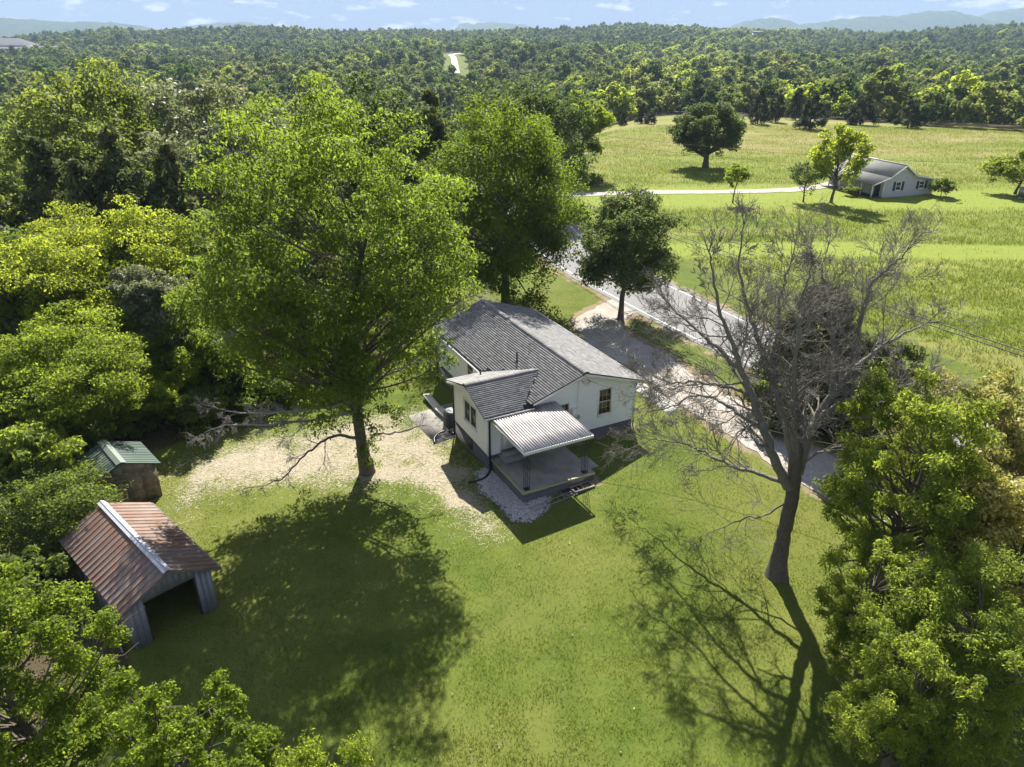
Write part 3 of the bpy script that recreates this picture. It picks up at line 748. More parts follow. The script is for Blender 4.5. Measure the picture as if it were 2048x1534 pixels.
def column(a, b):
    m_ = MB(); z0, z1 = SZ, PF - .18; w = .11
    for dx, dy in ((-w, -w), (w, -w), (w, w), (-w, w)): m_.tube([(a + dx, b + dy, z0), (a + dx, b + dy, z1)], .013, 4)
    n = 9
    for i in range(n):
        za, zb_ = z0 + (z1 - z0) * i / n, z0 + (z1 - z0) * (i + 1) / n; sg = w if i % 2 else -w
        t = np.linspace(0, 1, 7)
        for sx, fx in ((-w, 0), (w, 0), (-w, 1), (w, 1)):
            off = sg * np.cos(t * math.pi); zz = za + (zb_ - za) * t
            m_.tube(np.stack([a + off, np.full(7, b + sx), zz], 1) if fx == 0 else np.stack([np.full(7, a + sx), b + off, zz], 1), .007, 3)
    m_.box((a - w - .03, b - w - .03, z0), (a + w + .03, b + w + .03, z0 + .012))
    return obj("porch_column", m_.mesh("porch_column", M['iron']), house)
column(.44, -3.44); column(3.80, -3.40)
# service gear on the gable wall
mb = MB(); mb.box((4.98, -.16, 1.86), (5.30, -.02, 2.48)); mb.box((4.96, -.18, 2.475), (5.32, -.01, 2.5)); obj("meter_box", mb.mesh("meter_box", M['white_trim']), house)
mb = MB(); mb.tube([(5.37, -.05, 2.0), (5.37, -.05, 4.2)], .022, 6, True); mb.tube([(5.37, -.05, 4.2), (5.40, -.14, 4.26), (5.42, -.22, 4.2)], .03, 6, True); obj("conduit", mb.mesh("conduit", M['white_trim']), house)
mb = MB(); mb.tube([(5.42, -.02, 1.93), (5.42, -.14, 1.93)], .10, 12, True); mb.tube([(5.42, -.14, 1.93), (5.42, -.2, 1.93)], .075, 12, True); obj("electric_meter", mb.mesh("electric_meter", M['meter_grey']), house)
mb = MB()
for k in range(3):
    t = np.linspace(0, 1, 8)[:, None]; a, b = np.array([5.42, -.22, 4.2]), np.array([5.95, -.30, 4.06])
    mb.tube(a + (b - a) * t + np.array([0, -.05 * k, -1]) * (4 * t * (1 - t)) * (.10 + .09 * k), .008, 4)
mb.tube([(5.9, -.03, 4.05), (5.97, -.32, 4.06)], .02, 5)
obj("service_cable_loop", mb.mesh("service_cable_loop", M['cables']), house)
# vents on the roof
mb = MB(); mb.tube([(3.73, 3.96, zmain(3.73) - .1), (3.73, 3.96, zmain(3.73) + .62)], .05, 10, True); mb.tube([(3.73, 3.96, zmain(3.73) - .02), (3.73, 3.96, zmain(3.73) + .06)], [.17, .07], 10)
obj("vent_pipe", mb.mesh("vent_pipe", M['dark_metal']), main_roof)
mb = MB(); mb.tube([(1.55, 4.2, zann(4.2) - .1), (1.55, 4.2, zann(4.2) + .32)], .045, 8, True); obj("vent_pipe", mb.mesh("vent_pipe", M['dark_metal']), ann_roof2)

# ------------------------------------------------------------------ small things round the house
tz = lambda x, y: float(terrain(x, y))
def hose(name, pts, label, r=.06):
    P = catmull([(x, y, tz(x, y) + r + dz) for x, y, dz in pts], 10); m_ = MB()
    rad = r * (1 + .09 * np.sin(np.arange(len(P)) * 2.6)); m_.tube(P, rad, 9, True)
    return obj(name, m_.mesh(name, M['black_pipe'], True), None, None, label, "drain hose")
a_ = hp(.06, -.10)
hose("drain_hose", [(a_[0], a_[1], .35), (a_[0] + .0, a_[1] - .1, .1), (-1.35, 32.45, .0), (-1.75, 32.1, .0), (-2.25, 31.95, .0)], "black corrugated drain hose curling over white gravel by the porch")
b_ = hp(-.07, 4.42)
hose("drain_hose", [(b_[0], b_[1], .1), (-3.75, 37.5, .1), (-4.2, 37.25, .12), (-4.45, 36.8, .05), (-4.4, 36.3, .0)], "black drain hose arching onto the straw behind the annex corner")
ac = thing("air_conditioner", "dark square air conditioner standing on the patio behind the annex", "air conditioner", (*hp(.35, 5.75), tz(*hp(.35, 5.75))), HT)
mb = MB(); mb.box((-.42, -.42, .0), (.42, .42, .10)); 
for k in range(14): mb.box((-.40, -.40, .10 + k * .058), (.40, .40, .135 + k * .058))
mb.box((-.37, -.37, .1), (.37, .37, .93)); mb.box((-.42, -.42, .93), (.42, .42, 1.0)); obj("cabinet", mb.mesh("cabinet", M['dark_metal']), ac)
mb = MB(); 
for r_ in (.12, .2, .28, .34):
    an = np.linspace(0, 2 * math.pi, 25); mb.tube(np.stack([r_ * np.cos(an), r_ * np.sin(an), np.full(25, 1.02)], 1), .008, 4)
mb.tube([(0, 0, 1.0), (0, 0, 1.03)], .09, 10, True); obj("fan_guard", mb.mesh("fan_guard", M['grey_metal']), ac)
mb = MB(); c4 = [hp(-.1, 4.3), hp(-1.35, 4.2), hp(-1.5, 8.3), hp(2.1, 8.6), hp(2.1, 4.6)]
mb.prism([(*p, tz(*p) - .25) for p in c4], (0, 0, .29)); obj("patio", mb.mesh("patio", M['concrete']), kind="structure")
def board(label, p, q_, w, h, z=0.0):
    p, q_ = np.array(p), np.array(q_); d = (q_ - p) / np.linalg.norm(q_ - p); n = np.array([-d[1], d[0]]) * w / 2
    zc = max(tz(*p), tz(*q_)) + z; m_ = MB(); m_.prism([(*(p - n), zc), (*(q_ - n), zc), (*(q_ + n), zc), (*(p + n), zc)], (0, 0, h))
    return m_
m_ = board("", (-5.5, 42.3), (-4.55, 40.35), .42, .16, .12); obj("concrete_slab", m_.mesh("concrete_slab", M['concrete_white']), None, None, "long pale slab edging the patio, the farther of two", "slab")
m_ = board("", (-4.52, 40.28), (-3.5, 38.55), .46, .16, .12); obj("concrete_slab", m_.mesh("concrete_slab", M['concrete_white']), None, None, "pale slab edging the patio nearest to the annex corner", "slab")
# walkway along the far side
mb = MB(); w4 = [tuple(G(1340, 831)[:2]), tuple(G(1357, 813)[:2]), tuple(G(1262, 752)[:2]), tuple(G(1247, 766)[:2])]
k = 7
for i in range(k):
    f0, f1 = i / k, (i + 1) / k - .006; L = lambda f: np.array(w4[0]) * (1 - f) + np.array(w4[3]) * f; Rr_ = lambda f: np.array(w4[1]) * (1 - f) + np.array(w4[2]) * f
    p4 = [L(f0), Rr_(f0), Rr_(f1), L(f1)]; mb.prism([(*p, tz(*p) - .1) for p in p4], (0, 0, .16))
obj("concrete_walk", mb.mesh("concrete_walk", M['concrete_white']), kind="structure")
# ladder in the grass
p, q_ = np.array([.9, 29.25]), np.array([3.15, 30.6]); d = (q_ - p) / np.linalg.norm(q_ - p); n = np.array([-d[1], d[0]])
ld = thing("ladder", "grey ladder lying flat in the grass in front of the porch", "ladder", (0, 0, 0))
mb = MB()
for s in (-.17, .17):
    a, b = p + n * s, q_ + n * s; mb.tube([(*a, tz(*a) + .10), (*b, tz(*b) + .10)], .022, 4, True)
obj("rail", mb.mesh("rail", M['grey_metal']), ld)
mb = MB()
for t in np.linspace(.05, .95, 9):
    c = p + (q_ - p) * t; a, b = c - n * .17, c + n * .17; mb.tube([(*a, tz(*a) + .10), (*b, tz(*b) + .10)], .016, 5)
obj("rungs", mb.mesh("rungs", M['grey_metal']), ld)
fr = thing("wooden_grate", "weathered wooden grate lying beside the porch in the grass", "grate", (3.5, 31.05, tz(3.5, 31.05) + .06), R(30))
mb = MB(); mb.box((-.62, -.30, 0), (.62, -.2, .07)); mb.box((-.62, .2, 0), (.62, .3, .07)); mb.box((-.62, -.198, 0), (-.52, .198, .07)); mb.box((.52, -.198, 0), (.62, .198, .07))
obj("border", mb.mesh("border", M['wood_weathered']), fr)
mb = MB()
for x in (-.25, 0, .25): mb.box((x - .02, -.197, .01), (x + .02, .197, .05))
obj("crossbar", mb.mesh("crossbar", M['wood_weathered']), fr)
wl_ = thing("crawlspace_well", "dark open crawlspace well at the foot of the porch wall", "crawlspace well", (*hp(2.75, -3.98), tz(*hp(2.75, -3.98))), HT)
mb = MB(); mb.box((-.6, -.25, -.05), (.6, .25, .035)); obj("pit_shade", mb.mesh("pit_shade", M['wood_dark']), wl_)  # flat dark sheet stands in for the shade inside the open pit
mb = MB(); mb.box((-.64, -.30, -.05), (.64, -.25, .09)); mb.box((-.64, -.249, -.05), (-.6, .25, .09)); mb.box((.6, -.249, -.05), (.64, .25, .09)); obj("rim", mb.mesh("rim", M['wood_weathered']), wl_)
# mailbox by the road
mx = thing("mailbox", "white mailbox on a white post at the edge of the road", "mailbox", (15.7, 45.9, tz(15.7, 45.9)), R(27))
mb = MB(); mb.box((-.06, -.06, 0), (.06, .06, 1.05)); obj("post", mb.mesh("post", M['white_trim']), mx)
mb = MB(); an = np.linspace(0, math.pi, 9); prof = [(-.11, 1.06), (.11, 1.06)] + [(.11 * math.cos(t), 1.2 + .11 * math.sin(t)) for t in an]
mb.prism([(-.2, x, z) for x, z in prof], (.55, 0, 0)); obj("box", mb.mesh("box", M['white_trim']), mx)

# ------------------------------------------------------------------ sheds
def rust_mat():
    m, nd, lk, out = new_mat("rusty_tin")
    v = objco(nd); n1 = noise(nd, lk, .55, 5, .65, v); n2 = noise(nd, lk, 9, 5, .7, v); n3 = noise(nd, lk, 2.2, 5, .65, v)
    a = mixc(nd, lk, ramp(nd, lk, n1, .36, .62), (.22, .175, .15), (.165, .095, .068))
    a = mixc(nd, lk, math_(nd, lk, 'MULTIPLY', ramp(nd, lk, n3, .5, .68), .75), a, (.22, .115, .068))
    a = mixc(nd, lk, math_(nd, lk, 'MULTIPLY', ramp(nd, lk, n2, .55, .75), .4), a, (.30, .27, .24))
    t = attr_fac(nd, "tint"); oi = nd.new("ShaderNodeObjectInfo").outputs["Random"]
    a = mixc(nd, lk, 1.0, a, ramp(nd, lk, oi, 0, 1, (.84,) * 3, (1.12,) * 3), 'MULTIPLY')
    principled(nd, lk, out, a, .62, .35, .15, n2, .2)
    return m
M['rust'] = rust_mat()
M['green_tin'] = simple("green_tin", (.07, .108, .088), .5, .45, .1, .25, 2, 30, .2)
M['green_tin_pale'] = simple("green_tin_pale", (.135, .175, .14), .5, .45, .1, .25, 2, 30, .2)
M['blue_tin'] = simple("blue_tin", (.27, .27, .31), .5, .4, .2, .2, 3, 30, .2)
M['galvanised'] = simple("galvanised", (.46, .46, .48), .5, .4, .2, .12, 3, 30, .2)
def osb_mat():
    m, nd, lk, out = new_mat("chipboard")
    v = objco(nd); vo = nd.new("ShaderNodeTexVoronoi"); vo.inputs["Scale"].default_value = 14; lk.new(v, vo.inputs["Vector"])
    n1 = noise(nd, lk, 3, 5, .65, v)
    a = mixc(nd, lk, vo.outputs["Color"], (.20, .145, .095), (.36, .28, .195))
    a = mixc(nd, lk, ramp(nd, lk, n1, .4, .65), a, (.13, .10, .075))
    principled(nd, lk, out, a, .85, .2)
    return m
M['osb'] = osb_mat()
M['orange_wood'] = simple("orange_wood", (.42, .20, .07), .7, .3, 0, .2, 3, 30, .2)

def gable_shed(root, Wd, L, ze, zr, ov, ovg, npan, mats, seam, ribs=1):
    """local frame: x across, y along the ridge (0 = front gable), z up. Roof sheets are separate parts"""
    hw = Wd / 2 + ov; y0, y1 = -ovg, L + ovg; s = (zr - ze) / (Wd / 2); zed = ze - s * ov
    w = (y1 - y0) / npan
    for sd in (-1, 1):
        for i in range(npan):
            m_ = MB(); a, b = y0 + i * w + .006, y0 + (i + 1) * w - .006
            up = .012
            prof = [(a, 0), (a + .012, seam), (a + .03, seam), (a + .042, 0)]
            for r_ in range(1, ribs): pass
            ys = [p_[0] for p_ in prof] + [b]; hs = [p_[1] for p_ in prof] + [0]
            top = [(0 * sd, yy, zr + hh + .02) for yy, hh in zip(ys, hs)]; bot = [(hw * sd, yy, zed + hh + .02) for yy, hh in zip(ys, hs)]
            n = len(ys); vv = top + bot + [(x, y, z - .012) for x, y, z in (top[0], top[-1], bot[0], bot[-1])]
            ff = [[j, j + 1, n + j + 1, n + j] for j in range(n - 1)] + [[2 * n, 2 * n + 1, 2 * n + 3, 2 * n + 2], [n, n + n - 1, 2 * n + 3, 2 * n + 2]]
            m_.add(np.array(vv), ff, random.random()); mt = mats['roof'](i, sd)
            obj("roof_panel", m_.mesh("roof_panel", mt), root)
    return hw, zed, s
shed = thing("barn_shed", "open fronted shed with rusty tin roof and pale ridge cap", "shed", (-14.08, 20.59, 0), R(46.5))
# front-left post corner is the origin; x along the opening, y back along the ridge
SW, SLn = 3.23, 5.9
mid = bpy.data.objects.new("pivot", None); bpy.data.objects.remove(mid)
shed.location = (-14.08 + SW / 2 * math.cos(R(46.5)), 20.59 + SW / 2 * math.sin(R(46.5)), tz(-13, 22) - .05)
hw, zed, ss = gable_shed(shed, SW, SLn, 2.15, 2.95, .28, .28, 20, {'roof': lambda i, s_: M['rust']}, .03)
mb = MB(); mb.poly([(0, -.3, 3.045), (.16, -.3, 2.985), (.16, SLn + .3, 2.985), (0, SLn + .3, 3.045)]); mb.poly([(0, -.3, 3.045), (0, SLn + .3, 3.045), (-.16, SLn + .3, 2.985), (-.16, -.3, 2.985)])
mb.box((-.03, -.3, 3.03), (.03, SLn + .3, 3.06))
obj("ridge_cap", mb.mesh("ridge_cap", M['galvanised']), shed)
def vsheet(root, p0, p1, zb, top, mat, n, name="wall_panel", th=.02):
    """vertical wall sheets between two plan points; each sheet its own part"""
    p0, p1 = np.array(p0, float), np.array(p1, float); L = np.linalg.norm(p1 - p0); d = (p1 - p0) / L; nn = np.array([d[1], -d[0]])
    for i in range(n):
        s0, s1 = L * i / n + .004, L * (i + 1) / n - .004; m_ = MB(); off = nn * .012 * (i % 2)
        A, B = p0 + d * s0 + off, p0 + d * s1 + off
        m_.prism([(*A, zb), (*B, zb), (*B, top(s1 / L)), (*A, top(s0 / L))], (*(-nn * th), 0), .3 + .4 * random.random()); obj(name, m_.mesh(name, mat), root)
pw = .62
gz = lambda x: 2.95 - ss * abs(x) - .05
vsheet(shed, (-SW / 2, 0), (-SW / 2 + pw, 0), -.1, lambda f: gz(-SW / 2 + pw * f), M['blue_tin'], 3)
vsheet(shed, (SW / 2 - pw, 0), (SW / 2, 0), -.1, lambda f: gz(SW / 2 - pw + pw * f), M['blue_tin'], 3)
op = lambda x: 1.98 + .0 * x
for i in range(8):
    x0 = -SW / 2 + pw + (SW - 2 * pw) * i / 8; x1 = -SW / 2 + pw + (SW - 2 * pw) * (i + 1) / 8; m_ = MB()
    xm = sorted([x0, x1]); pts = [(x0 + .003, 0, 1.95), (x1 - .003, 0, 1.95), (x1 - .003, 0, gz(x1)), (x0 + .003, 0, gz(x0))]
    m_.prism(pts, (0, .02 + .006 * (i % 2), 0), .3 + .4 * random.random()); obj("gable_panel", m_.mesh("gable_panel", M['blue_tin']), shed)
vsheet(shed, (-SW / 2, SLn), (-SW / 2, .02), -.1, lambda f: 2.1, M['wood_weathered'], 9)
vsheet(shed, (SW / 2, .02), (SW / 2, SLn), -.1, lambda f: 2.1, M['wood_weathered'], 9)
vsheet(shed, (SW / 2, SLn), (-SW / 2, SLn), -.1, lambda f: gz(SW / 2 - SW * f), M['wood_weathered'], 5)
for x in (-SW / 2 + .06, SW / 2 - .06, -SW / 2 + pw, SW / 2 - pw):
    mb = MB(); mb.box((x - .05, .03, -.1), (x + .05, .13, 1.98)); obj("post", mb.mesh("post", M['wood_dark']), shed)
mb = MB()
for sd in (-1, 1):
    mb.prism([(0, -.26, 2.955), (hw * sd, -.26, zed + .005), (hw * sd, -.26, zed - .09), (0, -.26, 2.86)], (0, .025, 0))
mb.tube([(hw + .03, -.2, zed - .02), (hw + .03, SLn + .2, zed - .02)], .035, 6)
obj("fascia", mb.mesh("fascia", M['wood_weathered']), shed)
# dark earth floor inside comes from the ground; green roofed shed behind
gs = thing("storage_shed", "small chipboard shed with ribbed green metal roof near the woods", "shed", (0, 0, 0), R(43))
gs.location = (*((np.array([-17.1, 30.35]) + np.array([-19.5, 28.75])) / 2 + np.array([-.25, .25])), -.05)
GW, GL = 2.95, 2.5
hw2, zed2, s2 = gable_shed(gs, GW, GL, 2.0, 2.62, .22, .18, 13, {'roof': lambda i, s_: M['green_tin_pale'] if 3 <= i <= 9 and s_ < 0 else M['green_tin']}, .028)
mb = MB(); mb.poly([(0, -.2, 2.70), (.22, -.2, 2.625), (.22, GL + .2, 2.625), (0, GL + .2, 2.70)]); mb.poly([(0, -.2, 2.70), (0, GL + .2, 2.70), (-.22, GL + .2, 2.625), (-.22, -.2, 2.625)])
obj("ridge_cap", mb.mesh("ridge_cap", M['green_tin_pale']), gs)
g2 = lambda x: 2.62 - s2 * abs(x) - .04
vsheet(gs, (-GW / 2 + .75, 0), (GW / 2, 0), -.1, lambda f: 1.95, M['osb'], 3)
for i in range(6):
    x0, x1 = -GW / 2 + GW * i / 6, -GW / 2 + GW * (i + 1) / 6; m_ = MB(); m_.prism([(x0 + .003, -.004, 1.955), (x1 - .003, -.004, 1.955), (x1 - .003, -.004, max(g2(x1), 1.96)), (x0 + .003, -.004, max(g2(x0), 1.96))], (0, .02, 0), random.random())
    obj("gable_board", m_.mesh("gable_board", M['wood_weathered']), gs)
mb = MB(); mb.box((-GW / 2, -.015, -.05), (-GW / 2 + .74, .02, 1.93)); obj("door", mb.mesh("door", M['orange_wood']), gs)
vsheet(gs, (-GW / 2, GL), (-GW / 2, .03), -.1, lambda f: 1.95, M['osb'], 3)
vsheet(gs, (GW / 2, .03), (GW / 2, GL), -.1, lambda f: 1.95, M['osb'], 3)
vsheet(gs, (GW / 2, GL), (-GW / 2, GL), -.1, lambda f: 1.95, M['osb'], 3)
# stick leaning by the barn
st = thing("wooden_stake", "pale wooden stake with a cross piece beside the rusty shed", "stake", (-15.0, 21.0, tz(-15, 21)))
mb = MB(); mb.prism([(-.45, .5, .55), (-.37, .5, .55), (.5, -.55, .0), (.42, -.55, .0)], (0, 0, .05)); obj("shaft", mb.mesh("shaft", M['wood_weathered']), st)
mb = MB(); mb.box((-.60, .42, .59), (-.22, .58, .63), rz=.4); obj("cross_piece", mb.mesh("cross_piece", M['wood_weathered']), st)

# ------------------------------------------------------------------ farmhouse across the road
M['grey_siding'] = simple("grey_siding", (.46, .46, .47), .6, .3, 0, .06, 1, 12, .1, .05)
M['tin_grey'] = simple("tin_grey", (.20, .205, .185), .8, .2, 0, .2, .8, 10, .2)
M['shutter'] = simple("shutter", (.05, .055, .08), .6, .3, 0)
F0, F1 = np.array([49.8, 102.9]), np.array([59.6, 106.0]); fd = (F1 - F0) / np.linalg.norm(F1 - F0); FA = math.atan2(fd[1], fd[0]); FW = np.linalg.norm(F1 - F0)
fh = thing("farmhouse", "small grey gabled farmhouse with dark shutters across the road", "house", (*F0, tz(*F0) - .05), FA)
FLn = 11.0
# roof profile across the gable: low porch slope left, steep middle, low slope right
prof = [(-.45, 1.95), (2.2, 2.75), (4.6, 4.25), (6.6, 2.85), (FW + .35, 2.05)]
pzf = lambda s: float(np.interp(s, [p[0] for p in prof], [p[1] for p in prof]))
mb = MB(); siding(mb, (1.55, 0), (1, 0), (0, -1), FW - 1.55, .15, lambda s: pzf(s + 1.55) - .06, [(2.15 - .05, 3.0, .95, 2.05), (6.15, 7.0, 1.0, 1.95)], .2); obj("wall", mb.mesh("wall", M['grey_siding']), fh)
mb = MB(); mb.prism([(1.6, .05, -.3), (FW - .05, .05, -.3), (FW - .05, FLn, -.3), (1.6, FLn, -.3)], (0, 0, 2.3)); mb.prism([(1.55, .002, .15), (FW, .002, .15), (FW, .002, -.3), (1.55, .002, -.3)], (0, .04, 0))
siding(mb, (1.55, FLn), (0, -1), (-1, 0), FLn, .15, lambda s: 2.4, [], .2)
obj("wall", mb.mesh("wall", M['grey_siding']), fh)
rfp = obj("roof", None, fh); bpy.data.objects.remove(rfp)
for i in range(4):
    (s0, z0), (s1, z1) = prof[i], prof[i + 1]; m_ = MB(); nrib = 30
    m_.prism([(s0, -.35, z0), (s1, -.35, z1), (s1, FLn + .35, z1), (s0, FLn + .35, z0)], (0, 0, .05))
    for k in range(nrib):
        y = -.3 + (FLn + .6) * k / nrib; m_.prism([(s0, y, z0 + .05), (s1, y, z1 + .05), (s1, y + .05, z1 + .05), (s0, y + .05, z0 + .05)], (0, 0, .025), .35)
    obj("roof", m_.mesh("roof", M['tin_grey']), fh)
mb = MB()
for i in range(4):
    (s0, z0), (s1, z1) = prof[i], prof[i + 1]; mb.prism([(s0, -.37, z0 + .06), (s1, -.37, z1 + .06), (s1, -.37, z1 - .12), (s0, -.37, z0 - .12)], (0, -.03, 0))
mb.prism([(4.5, -.38, 4.29), (4.7, -.38, 4.29), (4.7, FLn + .4, 4.29), (4.5, FLn + .4, 4.29)], (0, 0, .06))
mb.box((1.5, -.06, .1), (1.62, .02, 2.3)); obj("trim", mb.mesh("trim", M['white_trim']), fh)
for s0, s1, z0, z1 in ((3.65, 4.5, .95, 2.05), (7.7, 8.55, 1.0, 1.95)):
    w_ = window(lambda s, z, o: (s, -o - .002, z), s0, s1, z0, z1, dbl, False, fh)
    for x in (s0 - .48, s1 + .1):
        mb = MB(); mb.box((x, -.05, z0 - .05), (x + .38, -.005, z1 + .05))
        for k in range(8): mb.box((x + .05, -.062, z0 + (z1 - z0) * k / 8 + .02), (x + .33, -.045, z0 + (z1 - z0) * k / 8 + .09))
        obj("shutter", mb.mesh("shutter", M['shutter']), fh)
mb = MB(); mb.box((4.25, -.03, 3.55), (4.95, .0, 3.85)); obj("gable_vent", mb.mesh("gable_vent", M['white_trim']), fh)
for y in (.1, 2.2, 4.4, 6.6, 8.8, 10.9):
    mb = MB(); mb.box((-.25, y - .06, -.1), (-.13, y + .06, 2.05)); obj("porch_post", mb.mesh("porch_post", M['white_trim']), fh)
mb = MB(); mb.box((-.3, -.1, -.3), (1.54, FLn, .12)); obj("porch_floor", mb.mesh("porch_floor", M['wood_dark']), fh)
mb = MB(); mb.box((1.5, .55, .15), (1.56, 1.5, 2.1)); obj("door", mb.mesh("door", M['shutter']), fh)
# parked trailer at the right edge of the meadow
tr = thing("utility_trailer", "small pale box trailer parked on the mown grass by the meadow", "trailer", (69.9, 102.0, tz(69.9, 102)), R(8))
mb = MB(); mb.box((-.1, -.8, .55), (3.2, .8, 1.55)); mb.box((-.13, -.83, 1.552), (3.23, .83, 1.62)); obj("body", mb.mesh("body", M['grey_metal']), tr)
for y in (-.85, .85):
    mb = MB(); mb.tube([(1.5, y - .1, .33), (1.5, y + .1, .33)], .33, 14, True); mb.tube([(1.5, y + .1, .33), (1.5, y - .1, .33)], .33, 14, True); w_ = obj("wheel", mb.mesh("wheel", M['black_pipe']), tr)
mb = MB(); mb.box((-.1, -.7, .45), (3.2, .7, .548)); mb.tube([(-.1, -.5, .5), (-1.4, 0, .45)], .05, 5); mb.tube([(-.1, .5, .5), (-1.4, 0, .45)], .05, 5); mb.tube([(-1.35, 0, .5), (-1.35, 0, .0)], .04, 5); obj("drawbar", mb.mesh("drawbar", M['dark_metal']), tr)

# ------------------------------------------------------------------ far buildings
M['far_wall'] = simple("far_wall", (.22, .205, .18), .7, .2, 0, .08, .05, 1, .2)
M['far_roof'] = simple("far_roof", (.10, .10, .115), .9, .2, 0, .1, .05, 1, .2)
def far_building(px, Y, w, d, h, rh, label, zoff=0, rz=0):
    x = at(px, 90, Y)[0]; t = thing("school_building", label, "building", (x, Y, tz(x, Y) + zoff), rz)
    m_ = MB(); m_.box((-w / 2, -d / 2, -8), (w / 2, d / 2, h)); wl__ = obj("wall", m_.mesh("wall", M['far_wall']), t)
    m_ = MB(); k = d * .35
    m_.add(np.array([(-w / 2 - 1, -d / 2 - 1, h), (w / 2 + 1, -d / 2 - 1, h), (w / 2 + 1, d / 2 + 1, h), (-w / 2 - 1, d / 2 + 1, h), (-w / 2 + k, 0, h + rh), (w / 2 - k, 0, h + rh)]), [[0, 1, 5, 4], [1, 2, 5], [2, 3, 4, 5], [3, 0, 4]]); obj("roof", m_.mesh("roof", M['far_roof']), t)
    m_ = MB(); m_.box((0, -d / 2 - .1, h * .35), (3, -d / 2 - .02, h * .75)); wm_ = m_.mesh("window", M['pane'])
    for i in range(int(w / 6)): obj("window", wm_, t, loc=(-w / 2 + 2 + i * 6, 0, 0))
FB = [(20, 1150, 60, 40, 9, 9, "wide hip roofed school block on the wooded horizon"), (-10, 1100, 90, 30, 6, 2, "long low pale wing in front of the hip roofed block"), (85, 1120, 62, 26, 7, 1.5, "flat roofed pale wing standing apart among far trees")]
for f in FB: far_building(*f, zoff=4)
x = at(1515, 72, 1500)[0]
wb = thing("white_barn", "tiny white building among trees near the horizon", "building", (x, 1500, tz(x, 1500) + 9))
mb = MB(); mb.box((-9, -6, -8), (9, 6, 5)); obj("wall", mb.mesh("wall", M['white_trim']), wb)
mb = MB(); mb.prism([(-10, -7, 5), (-10, 7, 5), (-10, 0, 9)], (20, 0, 0)); obj("roof", mb.mesh("roof", M['tin_grey']), wb)

# ------------------------------------------------------------------ trees
def unit(v): return v / (np.linalg.norm(v, axis=-1, keepdims=True) + 1e-9)
def leaves(seed, C, Rd, n, size, flat=.8, droop=.25, aspect=.5, up=.5, shell=.5, rnd=.8):
    """leaf blades spread through clumps: centres C, radii Rd"""
    r_ = np.random.default_rng(seed); wgt = Rd ** 2; idx = r_.choice(len(C), n, p=wgt / wgt.sum())
    d = unit(r_.normal(0, 1, (n, 3))); d[:, 2] = np.abs(d[:, 2]) * np.where(r_.random(n) < .68, 1, -1)
    rad = Rd[idx] * (shell + (1.08 - shell) * r_.random(n) ** .6) * r_.uniform(.82, 1.15, n)
    P = C[idx] + d * rad[:, None] * np.array([1, 1, flat])
    nr = unit(d * .7 + np.array([0, 0, up]) + r_.normal(0, rnd, (n, 3)))
    ax = r_.normal(0, 1, (n, 3)) + d * .8; ax[:, 2] -= droop * 2; ax = unit(ax - nr * (ax * nr).sum(1, keepdims=True))
    sd = np.cross(nr, ax); L = size * r_.uniform(.65, 1.35, n)[:, None]; Wd = L * aspect
    bend = nr * L * .12
    v = np.stack([P - ax * L / 2, P + sd * Wd / 2 + bend, P + ax * L / 2, P - sd * Wd / 2 + bend], 1).reshape(-1, 3)
    ct = r_.normal(.5, .22, len(C))
    t = np.clip(ct[idx] + r_.normal(0, .2, n), 0, 1)
    return v, np.arange(4 * n).reshape(-1, 4), t
def clumps(seed, n, Rx, Rz, zc, rel=(.22, .34), inner=.35, low=-.75, profile=None):
    r_ = np.random.default_rng(seed); C = []; tries = 0
    while len(C) < n and tries < 20000:
        tries += 1
        d = unit(r_.normal(0, 1, 3)); 
        if d[2] < low: continue
        rr = r_.uniform(inner, 1) ** .6 * .86
        lob = 1 + .17 * math.sin(3 * math.atan2(d[1], d[0]) + seed) + .12 * math.sin(5 * math.atan2(d[1], d[0]) + 2 * seed + 3 * d[2])
        p = np.array([d[0] * Rx * rr * lob, d[1] * Rx * rr * lob, zc + d[2] * Rz * rr])
        if profile: 
            f = profile((p[2] - zc) / Rz); p[:2] *= f
        if all(np.linalg.norm((p - c) / [1, 1, .8]) > Rx * .17 for c in C) : C.append(p)
    C = np.array(C); Rd = r_.uniform(*rel, len(C)) * Rx
    return C, Rd
def skeleton(mb, seed, C, H, r0, fork=.3, sides=5, lean=(0, 0), thin=.3):
    r_ = np.random.default_rng(seed); top = H * .72
    t = np.linspace(0, 1, 9); wob = np.cumsum(r_.normal(0, .018 * H, (9, 2)), 0) * t[:, None]
    P = np.column_stack([wob + np.outer(t ** 1.3, lean), t * top]); rad = r0 * (1 - .72 * t); rad[0] *= 1.35; P[0, 2] = -.3
    mb.tube(P, rad, sides + 3)
    for c in C:
        hd = np.hypot(c[0] - lean[0] * .5, c[1] - lean[1] * .5); zs = np.clip(c[2] - hd * r_.uniform(.6, 1.1), fork * H * r_.uniform(.75, 1.1), top * .97)
        i = np.interp(zs, P[:, 2], np.arange(9)); k = int(min(i, 7)); a = P[k] + (P[k + 1] - P[k]) * (i - k)
        L = np.linalg.norm(c - a); s = np.linspace(0, 1, 6)[:, None]
        m1 = a + (c - a) * .45 + np.array([0, 0, -.06 * L]) + r_.normal(0, .05 * L, 3)
        Q = (1 - s) ** 2 * a + 2 * s * (1 - s) * m1 + s ** 2 * c
        ra = np.interp(zs, P[:, 2], rad) * r_.uniform(.28, .45)
        mb.tube(Q, ra * (1 - .85 * s[:, 0]) + .008, sides)
        for _ in range(3):
            e = c + unit(r_.normal(0, 1, 3) + [0, 0, .3]) * L * thin * r_.uniform(.5, 1); b = Q[4]
            mb.tube([b, (b + e) / 2 + r_.normal(0, .04 * L, 3), e], [ra * .18 + .006, ra * .1 + .006, .006], 3)
